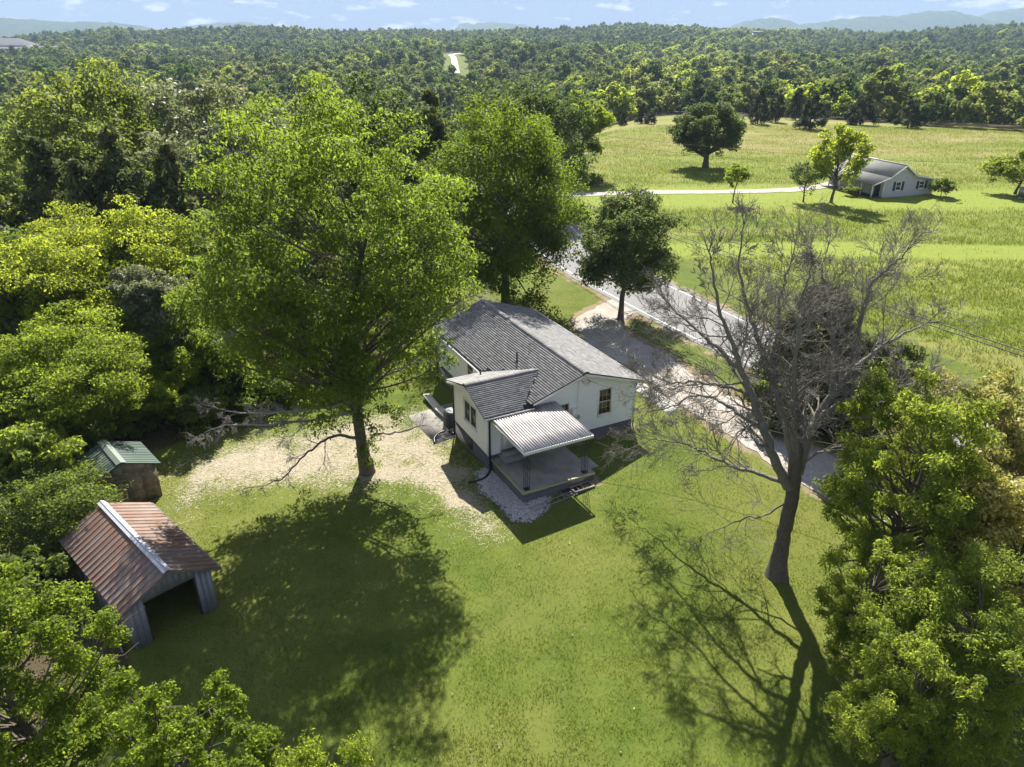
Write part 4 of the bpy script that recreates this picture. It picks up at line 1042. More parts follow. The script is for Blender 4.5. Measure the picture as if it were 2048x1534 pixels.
def sub(seed, C, Rd, k=6, f=.42, lo=.5):
    """break every lobe of a crown into smaller sprays near its surface"""
    r_ = np.random.default_rng(seed); n = len(C); d = unit(r_.normal(0, 1, (n, k, 3)) + np.array([0, 0, .35]))
    P = C[:, None, :] + d * (Rd[:, None] * r_.uniform(lo, 1.12, (n, k)))[..., None]
    return P.reshape(-1, 3), (Rd[:, None] * f * r_.uniform(.6, 1.35, (n, k))).ravel()
CACHE = {}
def tree_meshes(kind, seed, **k):
    """returns (trunk mesh, crown mesh, height, radius), unit height trees scaled later"""
    key = (kind, seed, tuple(sorted((a, str(b)) for a, b in k.items())))
    if key in CACHE: return CACHE[key]
    mb = MB(); H, Rx = k['H'], k['R']
    if kind == 'broad':
        zlow = k.get('zlow', .2) * H; Rz = (H - zlow) / 2; zc = zlow + Rz
        C, Rd = clumps(seed, k.get('nc', 46), Rx, Rz, zc, k.get('rel', (.2, .33)), k.get('inner', .35), k.get('low', -.8), k.get('profile'))
        lean = k.get('lean', (0, 0)); C[:, 0] += lean[0]; C[:, 1] += lean[1]
        skeleton(mb, seed, C, H, k.get('r0', H * .022), k.get('fork', .3), 5, lean)
        if k.get('sub', 8): C, Rd = sub(seed + 5, C, Rd, k.get('sub', 8), k.get('sf', .58), .25)
        v, f, t = leaves(seed + 9, C, Rd, k['n'], k['size'], k.get('flat', .72), k.get('droop', .25), k.get('aspect', .5), k.get('up', .5), k.get('shell', .45))
    else:   # cedar
        n = k.get('nc', 60); r_ = np.random.default_rng(seed); z = H * (.06 + .94 * r_.random(n) ** .9); an = r_.uniform(0, 6.28, n)
        pr = Rx * np.minimum(1, 2.6 * (z / H) ** .5 + .2) * np.clip(1.04 - z / H, .03, 1) ** k.get('pw', .75) * 1.15; rr = pr * r_.uniform(.55, .95, n)
        C = np.column_stack([rr * np.cos(an), rr * np.sin(an), z]); Rd = Rx * r_.uniform(.2, .34, n) * (.35 + .65 * np.clip(1.1 - z / H, 0, 1))
        mb.tube([(0, 0, -.3), (0, 0, H * .5), (0, 0, H * .92)], [H * .02, H * .014, .01], 6)
        for c in C[::2]: mb.tube([(0, 0, max(c[2] - .3 * rr[0], .1)), tuple(c)], [H * .005, .01], 3)
        v, f, t = leaves(seed + 9, C, Rd, k['n'], k['size'], 1.15, -.5, .35, .2, .3)
    tm = mb.mesh("trunk", k.get('bark', M['bark'])); cm = make_mesh("crown", v, [f], k['leaf'], False, {"tint": ('FACE', t)})
    CACHE[key] = (tm, cm, H, Rx); return CACHE[key]
def plant(ms, x, y, label, cat="tree", name="tree", h=None, r=None, rz=None, group=None, z=None, extra=None):
    tm, cm, H, Rx = ms; t = thing(name, label, cat, (x, y, tz(x, y) if z is None else z), random.uniform(0, 6.28) if rz is None else rz, group)
    sz = (h or H) / H; sx = (r or Rx * sz) / Rx; t.scale = (sx, sx, sz)
    obj("trunk", tm, t); obj("crown", cm, t)
    return t
def top_of(px, py, Y):
    p = at(px, py, Y); return p[0], p[2]

# recursive bare branches
def grow(mb, r_, p, d, L, rad, lev, up=.12, spread=.75, nch=(4, 7), minr=.008, seg=5):
    n = max(3, seg - lev); P = [p]; dd = d
    for i in range(n):
        dd = unit(dd + r_.normal(0, .14 + .03 * lev, 3) + np.array([0, 0, up / n])); P.append(P[-1] + dd * L / n)
    P = np.array(P); s = np.linspace(0, 1, n + 1); rr = np.maximum(rad * (1 - .7 * s), minr * .8)
    mb.tube(P, rr, 6 if rad > .05 else (4 if rad > .02 else 3))
    if lev <= 0: return
    for c in range(r_.integers(*nch)):
        f = r_.uniform(.25, 1); i = f * n; k = min(int(i), n - 1); q_ = P[k] + (P[k + 1] - P[k]) * (i - k); td = unit(P[k + 1] - P[k])
        e = unit(np.cross(td, r_.normal(0, 1, 3))); nd_ = unit(td + e * spread * r_.uniform(.6, 1.3))
        grow(mb, r_, q_, nd_, L * r_.uniform(.42, .8) * (1.1 - .35 * f), max(rr[k] * .6, minr), lev - 1, up, spread, nch, minr, seg)
def limb(mb, seed, pts, r0, r1, side=.55, levels=2, every=.55, start=.3, up=.15, sides=7, minr=.008, Ls=(.7, 2.2)):
    """a traced limb with twigs along it"""
    r_ = np.random.default_rng(seed); P = catmull(pts, 5); n = len(P); s = np.linspace(0, 1, n)
    P[2:-1] += r_.normal(0, .035, (n - 3, 3)); rad = r0 + (r1 - r0) * s ** .8; mb.tube(P, rad, sides)
    ln = np.concatenate([[0], np.cumsum(np.linalg.norm(np.diff(P, axis=0), axis=1))]); t = ln[-1] * start
    while t < ln[-1]:
        i = np.searchsorted(ln, t) - 1; i = min(max(i, 0), n - 2); f = (t - ln[i]) / (ln[i + 1] - ln[i]); q_ = P[i] + (P[i + 1] - P[i]) * f; td = unit(P[i + 1] - P[i])
        e = unit(np.cross(td, r_.normal(0, 1, 3))); nd_ = unit(td * .8 + e * r_.uniform(.5, 1.2) + [0, 0, .08])
        grow(mb, r_, q_, nd_, r_.uniform(*Ls) * (1.15 - .75 * t / ln[-1]), max(rad[i] * .42, .014), levels, up, .75, (4, 7), minr)
        t += every * r_.uniform(.5, 1.5)
    td = unit(P[-1] - P[-3])
    for _ in range(3): grow(mb, r_, P[-1], unit(td + r_.normal(0, .3, 3)), r_.uniform(*Ls) * .5, max(r1, .012), levels - 1, up * .5, .8, (4, 7), minr)
T3 = lambda *l: [at(px, py, Y) for px, py, Y in l]

# --- the bare tree on the right
DB = G(1553, 1145)
dead = thing("bare_tree", "large leafless grey tree with spreading bare branches on the lawn", "tree", (0, 0, 0))
mb = MB()
TP = catmull([tuple(G(1553, 1150) - [0, 0, .3]), *T3((1563, 1090, 25), (1577, 1030, 25.05), (1586, 985, 25.1), (1590, 945, 25.15), (1593, 915, 25.15), (1596, 885, 25.15))], 5)
rr = np.interp(np.linspace(0, 1, len(TP)), [0, .04, .08, .2, .55, .78, .9, 1], [.68, .46, .37, .29, .265, .30, .24, .10]); TP[1:, :2] += rng.normal(0, .015, (len(TP) - 1, 2))
mb.tube(TP, rr, 14)
obj("trunk", mb.mesh("trunk", M['bark'], True), dead)
LIMBS = [
    ([(1578, 975, 25.1), (1553, 925, 25.1), (1528, 860, 25.2), (1506, 795, 25.4), (1475, 735, 26.2), (1425, 685, 27.2), (1375, 645, 28.2), (1330, 600, 29.2)], .24, .03),
    ([(1506, 795, 25.4), (1480, 735, 25.5), (1462, 680, 25.5), (1440, 620, 25.6), (1428, 560, 25.4), (1418, 505, 25.7)], .14, .025),
    ([(1588, 950, 25.15), (1578, 880, 25.5), (1560, 810, 25.9), (1535, 735, 26.3), (1512, 670, 26.7), (1492, 600, 27.1), (1478, 530, 27.5), (1488, 450, 27.8)], .19, .025),
    ([(1535, 735, 26.3), (1555, 670, 27), (1560, 600, 27.6), (1575, 540, 28.1), (1590, 490, 28.4)], .10, .02),
    ([(1590, 945, 25.15), (1590, 870, 25.0), (1592, 800, 24.8), (1588, 730, 24.5), (1600, 660, 24.2), (1608, 590, 23.9), (1625, 530, 23.7)], .17, .025),
    ([(1594, 945, 25.15), (1610, 890, 25.2), (1632, 842, 25.3), (1665, 790, 25.5), (1700, 745, 25.7), (1745, 705, 26), (1800, 672, 26.3), (1855, 645, 26.6)], .26, .025),
    ([(1665, 790, 25.5), (1672, 730, 26), (1664, 670, 26.5), (1652, 600, 27), (1645, 540, 27.4), (1655, 495, 27.7)], .13, .02),
    ([(1700, 745, 25.7), (1716, 685, 25.4), (1726, 620, 25.0), (1748, 565, 24.7), (1790, 525, 24.4), (1815, 500, 24.2)], .12, .02),
    ([(1632, 842, 25.3), (1680, 806, 24.7), (1730, 797, 24.2), (1785, 795, 23.7), (1830, 770, 23.3)], .13, .025),
    ([(1528, 860, 25.2), (1475, 825, 26.2), (1430, 800, 27.3), (1390, 792, 28.2), (1345, 812, 29.2), (1295, 825, 30.2)], .10, .02),
    ([(1504, 792, 25.4), (1455, 772, 26.4), (1400, 763, 27.5), (1345, 765, 28.6), (1300, 748, 29.5), (1262, 722, 30.2)], .09, .015),
    ([(1570, 965, 25.1), (1520, 948, 26.0), (1460, 930, 27.2), (1410, 905, 28.2), (1360, 885, 29.2), (1310, 880, 30.2), (1265, 895, 30.8)], .11, .015),
    ([(1580, 1000, 25.1), (1530, 1030, 25.2), (1480, 1040, 25.4), (1430, 1062, 25.8), (1400, 1075, 26.0)], .05, .012),
    ([(1598, 930, 25.2), (1640, 905, 25.1), (1680, 893, 25), (1705, 880, 24.9)], .07, .012),
]
for i, (pl, r0, r1) in enumerate(LIMBS):
    mb = MB(); limb(mb, 40 + i, T3(*pl), r0, r1, levels=2 if i in (12, 13) else 3, every=.42, start=.18, minr=.0075, Ls=(1.2, 3.0))
    obj("limb", mb.mesh("limb", M['bark_grey'], i < 0), dead)

# --- the big maple left of the house
A0 = G(735, 945)
mapl = thing("maple_tree", "tall yellow green tree with thick trunk standing in the straw left of the house", "tree", tuple(A0), 0)
mb = MB(); C, Rd = clumps(21, 110, 6.5, 8.5, 11.3, (.13, .23), .30, -.95, lambda z: 1.0 if z < .35 else 1 - .22 * (z - .35))
C[:, 0] -= .9
skeleton(mb, 22, C, 18.8, .33, .26, 6, (-.4, .6))
mb.tube([(0, 0, -.3), (.0, 0, .25), (.02, .0, .8)], [.52, .39, .33], 12)
obj("trunk", mb.mesh("trunk", M['bark'], True), mapl)
Cl = np.array([p - A0 for p in T3((560, 730, 32), (620, 690, 31.5), (500, 720, 32.5), (470, 640, 32), (800, 690, 33), (845, 610, 33.5), (650, 780, 32.6), (780, 835, 33), (900, 560, 34), (430, 700, 33), (690, 720, 31.5), (740, 640, 31), (590, 800, 32.4), (700, 835, 33.4), (530, 660, 31.6), (830, 760, 34), (760, 770, 34.5), (640, 830, 34), (880, 640, 34.5), (735, 900, 33.1), (450, 600, 32), (520, 780, 32.5), (600, 640, 30.5), (680, 660, 30.5), (570, 850, 32.3), (820, 650, 32), (920, 500, 33), (860, 680, 34.5), (742, 905, 33.0), (748, 868, 32.9), (728, 845, 32.9), (742, 930, 33.0), (722, 815, 32.9))])
Rl = np.array([1.0, 1.1, 1.0, 1.1, .8, .9, .9, .6, 1.0, .8, .9, 1.1, .7, .6, 1.0, .7, .8, .6, .8, .45, .9, .7, 1.1, 1.0, .5, .8, .9, .6, .35, .4, .4, .35, .45])
C2, Rd2 = sub(25, np.vstack([C, Cl]), np.concatenate([Rd * 1.05, Rl * 1.3]), 9, .48, .3)
C2[:, 2] *= (at(640, 180, 33)[2] - A0[2]) / np.percentile(C2[:, 2] + Rd2 * .5, 99.8)
v, f, t = leaves(23, C2, Rd2, 92000, .20, .62, .7, .40, .45, .25)
obj("crown", make_mesh("crown", v, [f], M['leaf_maple'], False, {"tint": ('FACE', t)}), mapl)
BARE = [([(728, 880, 33.2), (680, 872, 32.4), (640, 885, 31.6), (600, 920, 30.8), (560, 960, 30.0), (500, 975, 29.4)], .10, .014, 2),
        ([(728, 800, 33.2), (640, 815, 32.3), (560, 825, 31.5), (480, 825, 30.9), (430, 815, 30.5)], .12, .015, 3),
        ([(728, 820, 33.2), (620, 840, 32), (520, 850, 31.2), (450, 850, 30.6), (410, 865, 30.2)], .10, .015, 3),
        ([(720, 690, 33), (650, 640, 31.5), (580, 640, 30.6), (510, 655, 30), (470, 670, 29.6)], .10, .015, 3),
        ([(745, 720, 33.4), (800, 690, 33), (850, 640, 32.6), (900, 610, 32.3), (950, 590, 32)], .10, .015, 3),
        ([(740, 760, 33.3), (800, 740, 32.8), (850, 700, 32.4), (890, 690, 32)], .07, .012, 2),
        ([(745, 870, 33.2), (800, 865, 32.7), (850, 850, 32.3), (880, 870, 32.1)], .06, .012, 2)]
for i, (pl, r0, r1, lv) in enumerate(BARE):
    mb = MB(); limb(mb, 70 + i, [p - A0 for p in T3(*pl)], r0, r1, levels=lv, every=.55, start=.35, up=.0, minr=.008, Ls=(.7, 1.7))
    obj("bare_limb", mb.mesh("bare_limb", M['twig_pale'] if i else M['bark']), mapl)

def one(px, py_top, Y, r, label, seed, leaf, n, size, zlow=.15, nc=46, h=None, name="tree", xy=None, **k):
    x, zt = top_of(px, py_top, Y); g = tz(x, Y); H_ = (zt - g)
    ms = tree_meshes('broad', seed, H=H_, R=r, leaf=M[leaf], n=n, size=size, zlow=zlow, nc=nc, **k)
    co = np.empty(len(ms[1].vertices) * 3, np.float32); ms[1].vertices.foreach_get("co", co); co = co.reshape(-1, 3)
    zs = (zt - g) / np.percentile(co[:, 2], 99.7); rs = r / np.percentile(np.hypot(co[:, 0], co[:, 1]), 96)
    return plant(ms, x, Y, label, name=name, rz=0, h=H_ * zs, r=r * rs)
one(1010, 205, 58, 6.3, "tall rounded bright green tree behind the white house by the road", 231, 'leaf_bright', 80000, .21, -.08, 120, rel=(.15, .25), low=-.9, droop=.4)
one(1258, 384, 55.5, 3.9, "dark green oak beside the gravel drive entrance", 32, 'leaf_dark', 34000, 0.21, 0.04, 60, rel=(.18, .28))
# right foreground
one(1880, 775, 21, 2.9, "feathery green tree overhanging the right edge of the lawn", 33, 'leaf_light', 60000, 0.125, 0.06, 91, rel=(.11, .19), droop=.7, aspect=.32, shell=.2)
one(1990, 772, 23.8, 3.2, "pale cream leaved tree at the right edge by the road", 34, 'leaf_pale', 44000, 0.14, .12, 52, rel=(.15, .25), shell=.2)
one(1985, 1130, 15.6, 2.9, "leafy green tree filling the lower right corner", 35, 'leaf_light', 52000, 0.1, .10, 81, rel=(.11, .19), droop=.6, aspect=.36, shell=.2)
one(2120, 930, 19.5, 3.0, "cream tipped tree behind the lower right corner tree", 39, 'leaf_pale', 32000, 0.125, .10, 44, rel=(.16, .26), shell=.2)
one(1800, 1080, 17.8, 1.9, "low feathery green tree in front of the overhanging one", 40, 'leaf_light', 34000, 0.105, .10, 68, rel=(.11, .19), droop=.7, aspect=.32, shell=.2)
one(1860, 1260, 14.6, 1.9, "leafy green tree at the bottom edge right of the bare tree shadow", 29, 'leaf_light', 34000, .095, .06, 68, rel=(.11, .19), droop=.7, aspect=.34, shell=.2)
# lower left foreground
one(-55, 1165, 13.2, 2.3, "bright yellow green tree in the lower left corner", 36, 'leaf_yellow', 60000, 0.085, .10, 95, rel=(.11, .19), shell=.2, aspect=.6)
one(330, 1340, 10.6, 1.75, "smaller yellow green tree at the bottom edge near the shed", 37, 'leaf_yellow', 46000, 0.075, .12, 74, rel=(.11, .19), shell=.2, aspect=.6)
one(600, 1500, 9.2, 1.1, "tip of a small green tree at the bottom edge", 38, 'leaf_yellow', 12000, 0.07, .2, 18, shell=.2)
# evergreen behind the bare tree
x, zt = top_of(1660, 555, 38)
plant(tree_meshes('cedar', 41, H=zt - 1.0, R=3.1, leaf=M['leaf_cedar'], n=32000, size=.34, nc=110, pw=.5), x, 38.0, "tall dark cedar directly behind the bare tree", name="cedar_tree")
x, zt = top_of(1790, 660, 37)
plant(tree_meshes('cedar', 42, H=zt - .5, R=2.9, leaf=M['leaf_dark'], n=26000, size=.30, nc=90, pw=.4), x, 36.6, "broad dark evergreen right of the tall cedar by the road", name="cedar_tree")
x, zt = top_of(1590, 770, 36.5)
plant(tree_meshes('broad', 43, H=4.2, R=1.9, leaf=M['leaf_dark'], n=9000, size=.24, zlow=.05, nc=26), x, 37.0, "dark bush at the foot of the tall cedar", "bush", "bush")
# left group beside the yard
one(165, 425, 47, 6.2, "bright yellow green spreading tree in the left woods", 51, 'leaf_yellow', 66000, 0.19, .18, 60, rel=(.16, .26), flat=.45)
one(30, 470, 50, 5.0, "yellow green tree at the left edge of the woods", 52, 'leaf_bright', 34000, 0.22, .15, 46, flat=.5)
one(330, 435, 50, 4.6, "yellow green tree between the maple and the left woods", 53, 'leaf_bright', 34000, 0.21, .15, 46, flat=.5)
one(100, 640, 36, 4.9, "layered yellow green tree overhanging the green roofed shed", 54, 'leaf_yellow', 64000, 0.155, .16, 60, rel=(.16, .26), flat=.42)
one(290, 535, 43, 2.5, "grey green shiny leaved tree in the left woods", 55, 'leaf_grey', 20000, 0.2, .05, 34)
one(385, 590, 40.5, 2.3, "narrow vine covered tree at the edge of the straw", 56, 'leaf_bright', 24000, 0.17, .04, 34, flat=.9)
one(300, 745, 38.5, 2.5, "low spreading yellow green tree behind the green roofed shed", 57, 'leaf_yellow', 20000, 0.16, .35, 30, flat=.4)
one(40, 850, 30, 2.4, "large leaved bright green sapling at the left edge", 58, 'leaf_light', 12000, 0.22, .1, 26, aspect=.65)
one(70, 965, 26.5, 3.0, "open branched green shrub left of the rusty shed", 59, 'leaf_mid', 24000, 0.14, .15, 44, flat=.5, shell=.2)
for i, (px, py, Y, r, lf, lab) in enumerate([(255, 470, 49, 3.4, 'leaf_bright', "bright green tree filling the gap right of the spreading yellow tree"), (430, 500, 47, 3.0, 'leaf_mid', "mid green tree tucked behind the left flank of the maple"), (45, 560, 43, 3.6, 'leaf_yellow', "yellow green tree low at the left edge above the layered tree"), (215, 620, 41, 3.0, 'leaf_bright', "bright green tree directly above the green roofed shed"), (20, 740, 33.5, 2.8, 'leaf_yellow', "yellow green tree at the left edge level with the green roof"), (440, 640, 42, 2.2, 'leaf_mid', "small green tree beside the bare lower limbs of the maple")]):
    one(px, py, Y, r, lab, 170 + i, lf, 22000, .19, .1, 44, rel=(.16, .26), flat=.55)
for i, (px, py, Y, r, lab) in enumerate([(240, 800, 37.5, 2.2, "dark undergrowth shrub beneath the layered tree"), (400, 770, 38.8, 2.3, "dark shrub under the vine covered tree"), (520, 740, 41, 2.6, "shaded shrub behind the maple trunk"), (640, 700, 44, 2.9, "shaded green shrub between maple and house"), (30, 1120, 23, 1.6, "dark low shrub beside the rusty roof at the left edge"), (140, 870, 33, 2.2, "shadowed shrub behind the green roof")]):
    one(px, py, Y, r, lab, 61 + i, 'leaf_mid', 9000, .24, .02, 26, name="shrub")
# left-rear big trees
one(150, 128, 74, 8.0, "large pale green crown rising at the left rear of the woods", 81, 'leaf_mid', 20000, .40, .1, 70, rel=(.14, .23))
one(395, 165, 66, 6.6, "broad grey green oak behind the big maple on its left", 82, 'leaf_grey', 20000, .36, .1, 60, rel=(.14, .23))
one(720, 150, 74, 7.0, "dark oak rising behind the top of the big maple", 83, 'leaf_dark', 17000, .36, .1, 60, rel=(.14, .23))
one(985, 160, 92, 6.4, "dark oak above the rounded tree behind the house", 84, 'leaf_dark', 12000, .42, .1, 50)
one(1090, 165, 96, 6.2, "dark oak right of its twin beyond the house", 85, 'leaf_dark', 12000, .42, .1, 50)
one(510, 190, 84, 5.2, "brownish oak behind the left shoulder of the maple", 86, 'leaf_dark', 11000, .40, .1, 44)
ce = [tree_meshes('cedar', 91 + i, H=9.0, R=2.6, leaf=M['leaf_cedar'], n=6500, size=.42, nc=60, pw=p) for i, p in enumerate((.75, .6, .9))]
for px, py, Y, r, lab in [(215, 265, 57, 2.9, "dark cedar in the middle of the left woods"), (75, 285, 60, 2.8, "dark cedar near the left edge"), (330, 300, 56, 2.6, "dark cedar close behind the yellow tree"), (150, 330, 55, 2.6, "low dark cedar below the pale crown"), (860, 190, 78, 3.3, "reddish dark cedar between the maple top and the rounded tree"), (265, 350, 54, 2.5, "short dark cedar above the yellow green tree")]:
    x, zt = top_of(px, py, Y); plant(ce[int(px) % 3], x, Y, lab, name="cedar_tree", h=zt - tz(x, Y), r=r * 1.35)
# bare grey brush at the left edge
x = at(40, 400, 58)[0]; bt = thing("bare_tree", "small grey bare tree among the cedars at the left edge", "tree", (x, 58, tz(x, 58)))
mb = MB(); r_ = np.random.default_rng(5)
for i in range(5): grow(mb, r_, np.array([0., 0, .0]), unit(np.array([r_.normal(0, .5), r_.normal(0, .4), 1.])), 5.5, .11, 3, .2, .7, (4, 7), .012)
obj("trunk", mb.mesh("trunk", M['twig_pale']), bt)

# trees in the meadow
oak = tree_meshes('broad', 101, H=11.5, R=6.0, leaf=M['leaf_dark'], n=22000, size=.40, zlow=.13, nc=80, rel=(.15, .24), r0=.5, fork=.2, inner=.5)
x, zt = top_of(1425, 205, 128.3); plant(oak, x, 128.3, "round dark oak standing alone in the meadow", h=zt + .2, r=6.3, rz=0)
wil = tree_meshes('broad', 102, H=11, R=5, leaf=M['leaf_bright'], n=14000, size=.42, zlow=.12, nc=52, droop=1.2, rel=(.15, .25))
x, zt = top_of(1170, 183, 120); plant(wil, x, 120, "drooping yellow green tree beside the utility pole", h=zt, r=5.1, rz=0)
yl = tree_meshes('broad', 103, H=9, R=4.3, leaf=M['leaf_yellow'], n=9000, size=.36, zlow=.2, nc=40, rel=(.15, .25), shell=.25, r0=.2)
x, zt = top_of(1703, 248, 100.2); plant(yl, x - .8, 100.2, "yellow green tree shading the grey farmhouse", h=zt, r=4.3, rz=0)
sm = tree_meshes('broad', 104, H=5, R=1.7, leaf=M['leaf_yellow'], n=2600, size=.28, zlow=.3, nc=20, shell=.2, r0=.1)
x, zt = top_of(1475, 330, 100.2); plant(sm, x, 100.2, "small slender tree on the mown grass by the far drive", h=zt + .3, r=1.8)
sp = tree_meshes('broad', 105, H=5, R=2.6, leaf=M['leaf_dark'], n=2200, size=.26, zlow=.3, nc=26, shell=.2, r0=.12, fork=.15)
x, zt = top_of(1618, 335, 100.5); plant(sp, x, 100.5, "sparse thin leaved tree left of the yellow green one", h=zt + .4, r=2.5)
x, zt = top_of(2055, 300, 106); plant(yl, x, 106, "yellow green tree cut by the right edge of the meadow", h=zt, r=4.6)
bu = tree_meshes('broad', 106, H=2.4, R=1.7, leaf=M['leaf_mid'], n=3000, size=.24, zlow=.02, nc=22)
plant(bu, 59.8, 103.9, "rounded green bush at the right end of the farmhouse", "bush", "bush", h=2.6, r=1.9)
plant(bu, 47.6, 104.8, "green shrub under the porch of the farmhouse", "bush", "bush", h=1.4, r=1.2)
g_ = G(1185, 372); plant(bu, g_[0], g_[1], "lone bush where the far drive leaves the trees", "bush", "bush", h=1.7, r=1.7)
# cedars along the meadow
M['leaf_cedar_deep'] = leaf_mat("leaf_cedar_deep", (.030, .046, .020), (.066, .084, .030), (.09, .12, .03), .2, .7, .1, .1)
ced = [tree_meshes('cedar', 191 + i, H=9.0, R=2.6, leaf=M['leaf_cedar_deep'], n=7500, size=.40, nc=80, pw=p) for i, p in enumerate((.6, .5, .75))]
CED = [(1515, 248, 178, 2.7), (1550, 245, 182, 2.6), (1590, 240, 176, 3.2), (1618, 258, 188, 3.6), (1720, 250, 188, 4.2), (1778, 242, 186, 3.2), (1815, 256, 200, 3.4), (1848, 250, 188, 2.6), (1885, 232, 170, 3.6), (1925, 238, 186, 3.6), (1962, 232, 176, 3.0), (2020, 232, 160, 3.6), (1283, 247, 205, 1.8), (1302, 248, 222, 1.6), (1245, 252, 226, 1.3), (1690, 232, 150, 3.4), (1745, 230, 148, 3.4), (1660, 228, 160, 3.2), (1560, 215, 150, 3.0), (1975, 215, 150, 3.6)]
CL = ["first dark cedar of the meadow row, nearest the oak", "second dark cedar of the meadow row", "third and tallest cedar of the left cluster in the meadow row", "dark cedar standing forward of the meadow row", "wide dark cedar in the middle of the meadow row", "dark pointed cedar right of the wide one", "low forward cedar right of the pointed one", "slim cedar touching the low forward one", "tall cedar where the meadow row meets the woods", "broad cedar at the foot of the right woods", "narrow cedar in the right woods edge", "dark cedar at the right end of the meadow edge", "small pointed cedar in the far meadow", "tiny cedar beside the small pointed one", "low cedar near the drooping tree in the far meadow", "cedar behind the forward one in the meadow row", "cedar half hidden behind the wide one", "cedar between the tall cluster and the forward one, farther back", "cedar behind the left cluster", "cedar behind the narrow one in the right woods"]
for i, ((px, pyb, pyt, r), lab) in enumerate(zip(CED, CL)):
    g_ = G(px, pyb); zt = at(px, pyt, g_[1])[2]; plant(ced[i % 3], g_[0], g_[1], lab, name="cedar_tree", h=max(zt - g_[2], 2.5), r=r * .92)
MEADOW = [(1330, 205, 150, 4.6, 'leaf_yellow', "bright yellow tree at the back of the meadow"), (1388, 218, 148, 5.4, 'leaf_dark', "dark spreading oak at the back of the meadow"), (1265, 225, 182, 2.8, 'leaf_mid', "small open tree at the back left of the meadow"), (1310, 230, 175, 3.6, 'leaf_dark', "irregular dark tree beside the small cedars"), (1450, 205, 152, 5.2, 'leaf_mid', "olive tree behind the lone oak"), (1645, 222, 152, 5.6, 'leaf_mid', "round green tree among the cedars of the meadow row"), (1220, 205, 160, 5.2, 'leaf_dark', "dark tree behind the drooping one")]
for i, (px, pyb, pyt, r, lf, lab) in enumerate(MEADOW):
    g_ = G(px, pyb); zt = at(px, pyt, g_[1])[2]
    ms = tree_meshes('broad', 110 + i, H=10, R=5, leaf=M[lf], n=4500, size=.55, zlow=.15, nc=34); plant(ms, g_[0], g_[1], lab, h=max(zt - g_[2], 4), r=r)

# --- the woods: near trees one by one, the rest as one mass
LEAFS = ['leaf_far', 'leaf_mid', 'leaf_dark', 'leaf_bright', 'leaf_cedar', 'leaf_yellow']
midk = [tree_meshes('broad', 130 + i, H=11, R=4.9, leaf=M[l], n=3600, size=.62, zlow=.06, nc=32) for i, l in enumerate(['leaf_far', 'leaf_mid', 'leaf_dark', 'leaf_far', 'leaf_bright', 'leaf_yellow', 'leaf_grey'])]
names = {0: "mid green", 1: "green", 2: "dark oak like", 3: "grey green", 4: "bright green", 5: "yellowing", 6: "silvery green"}
r_ = np.random.default_rng(99)
ca = r_.uniform(-.74, .74, 60000); cr_ = np.sqrt(r_.uniform(50 ** 2, 520 ** 2, 60000)); cx_, cy_ = cr_ * np.sin(ca), cr_ * np.cos(ca)
k = (dist_line(ROAD, cx_, cy_) > 9) & (dist_line(FARROAD, cx_, cy_) > 2)
k &= cr_ > np.interp(ca, [-.9, -.30, -.13, -.02, .03, .08, .16, .28, .42, .50, .60, .7], [48, 60, 84, 104, 150, 205, 275, 280, 245, 228, 220, 220])
cand = list(zip(cr_[k], cx_[k], cy_[k], ca[k]))
cand.sort(key=lambda c: c[0])
grid = {}
pts = []
for r, x, y, a in cand:
    k = (int(x // 8), int(y // 8)); ok = True
    for dx in (-1, 0, 1):
        for dy in (-1, 0, 1):
            for (u, w) in grid.get((k[0] + dx, k[1] + dy), ()):
                if (u - x) ** 2 + (w - y) ** 2 < 6.8 ** 2: ok = False
    if ok: grid.setdefault(k, []).append((x, y)); pts.append((x, y))
pts = np.array(pts)
NIND = 215
kinds = []
for i, (x, y) in enumerate(pts[:NIND]):
    rr_ = r_.random(); right = x > 0
    a = math.atan2(x, y)
    where = ("woods behind the cedar row" if a > .3 else "woods behind the lone oak" if a > .02 else "woods behind the house and big maple" if a > -.2
             else "woods left of the big maple top" if a > -.36 else "woods above the yellow green trees" if a > -.5 else "woods at the left edge")
    where = ("front of the " if math.hypot(x, y) < 92 or (a > .02 and math.hypot(x, y) < 250) else "back of the ") + where
    if rr_ < (.08 if right else .14):
        h = r_.uniform(6, 10); plant(ce[i % 3], x, y, f"dark pointed cedar in the {where}", name="cedar_tree", h=h, r=h * .3, group=f"cedars in the {where}")
    else:
        k = int(r_.choice(7, p=[.30, .22, .03, .14, .17, .11, .03] if right else [.26, .22, .12, .14, .14, .08, .04])); h = r_.uniform(7.5, 11.5) * (.86 if a < -.05 else .72)
        plant(midk[k], x, y, f"{names[k]} crown in the {where}", h=h, r=h * r_.uniform(.40, .52), group=f"{names[k]} trees in the {where}")
# far forest: one object, crowns spread over the hills
far_col = bpy.data.collections.new("forest_kinds")
def far_crown(seed, leaf, n, size, cedar=False):
    r_ = np.random.default_rng(seed)
    if cedar:
        z = r_.random(30) ** .8 * 9; an = r_.uniform(0, 6.28, 30); rr = 2.6 * np.clip(1 - z / 10, .05, 1) * .7; C = np.column_stack([rr * np.cos(an), rr * np.sin(an), z]); Rd = np.full(30, .9)
    else:
        C, Rd = clumps(seed, 20, 4.8, 4.8, 5.6, (.24, .36), .4, -.6)
    v, f, t = leaves(seed, C, Rd, n, size, .8, .2, .75, .6, .6, .7)
    o = bpy.data.objects.new("far_tree", make_mesh("far_tree", v, [f], M[leaf], False, {"tint": ('FACE', t)})); far_col.objects.link(o)
M['leaf_far_pale'] = leaf_mat("leaf_far_pale", (.085, .105, .035), (.17, .19, .065), (.36, .44, .10), .42, .75, .06, .4)
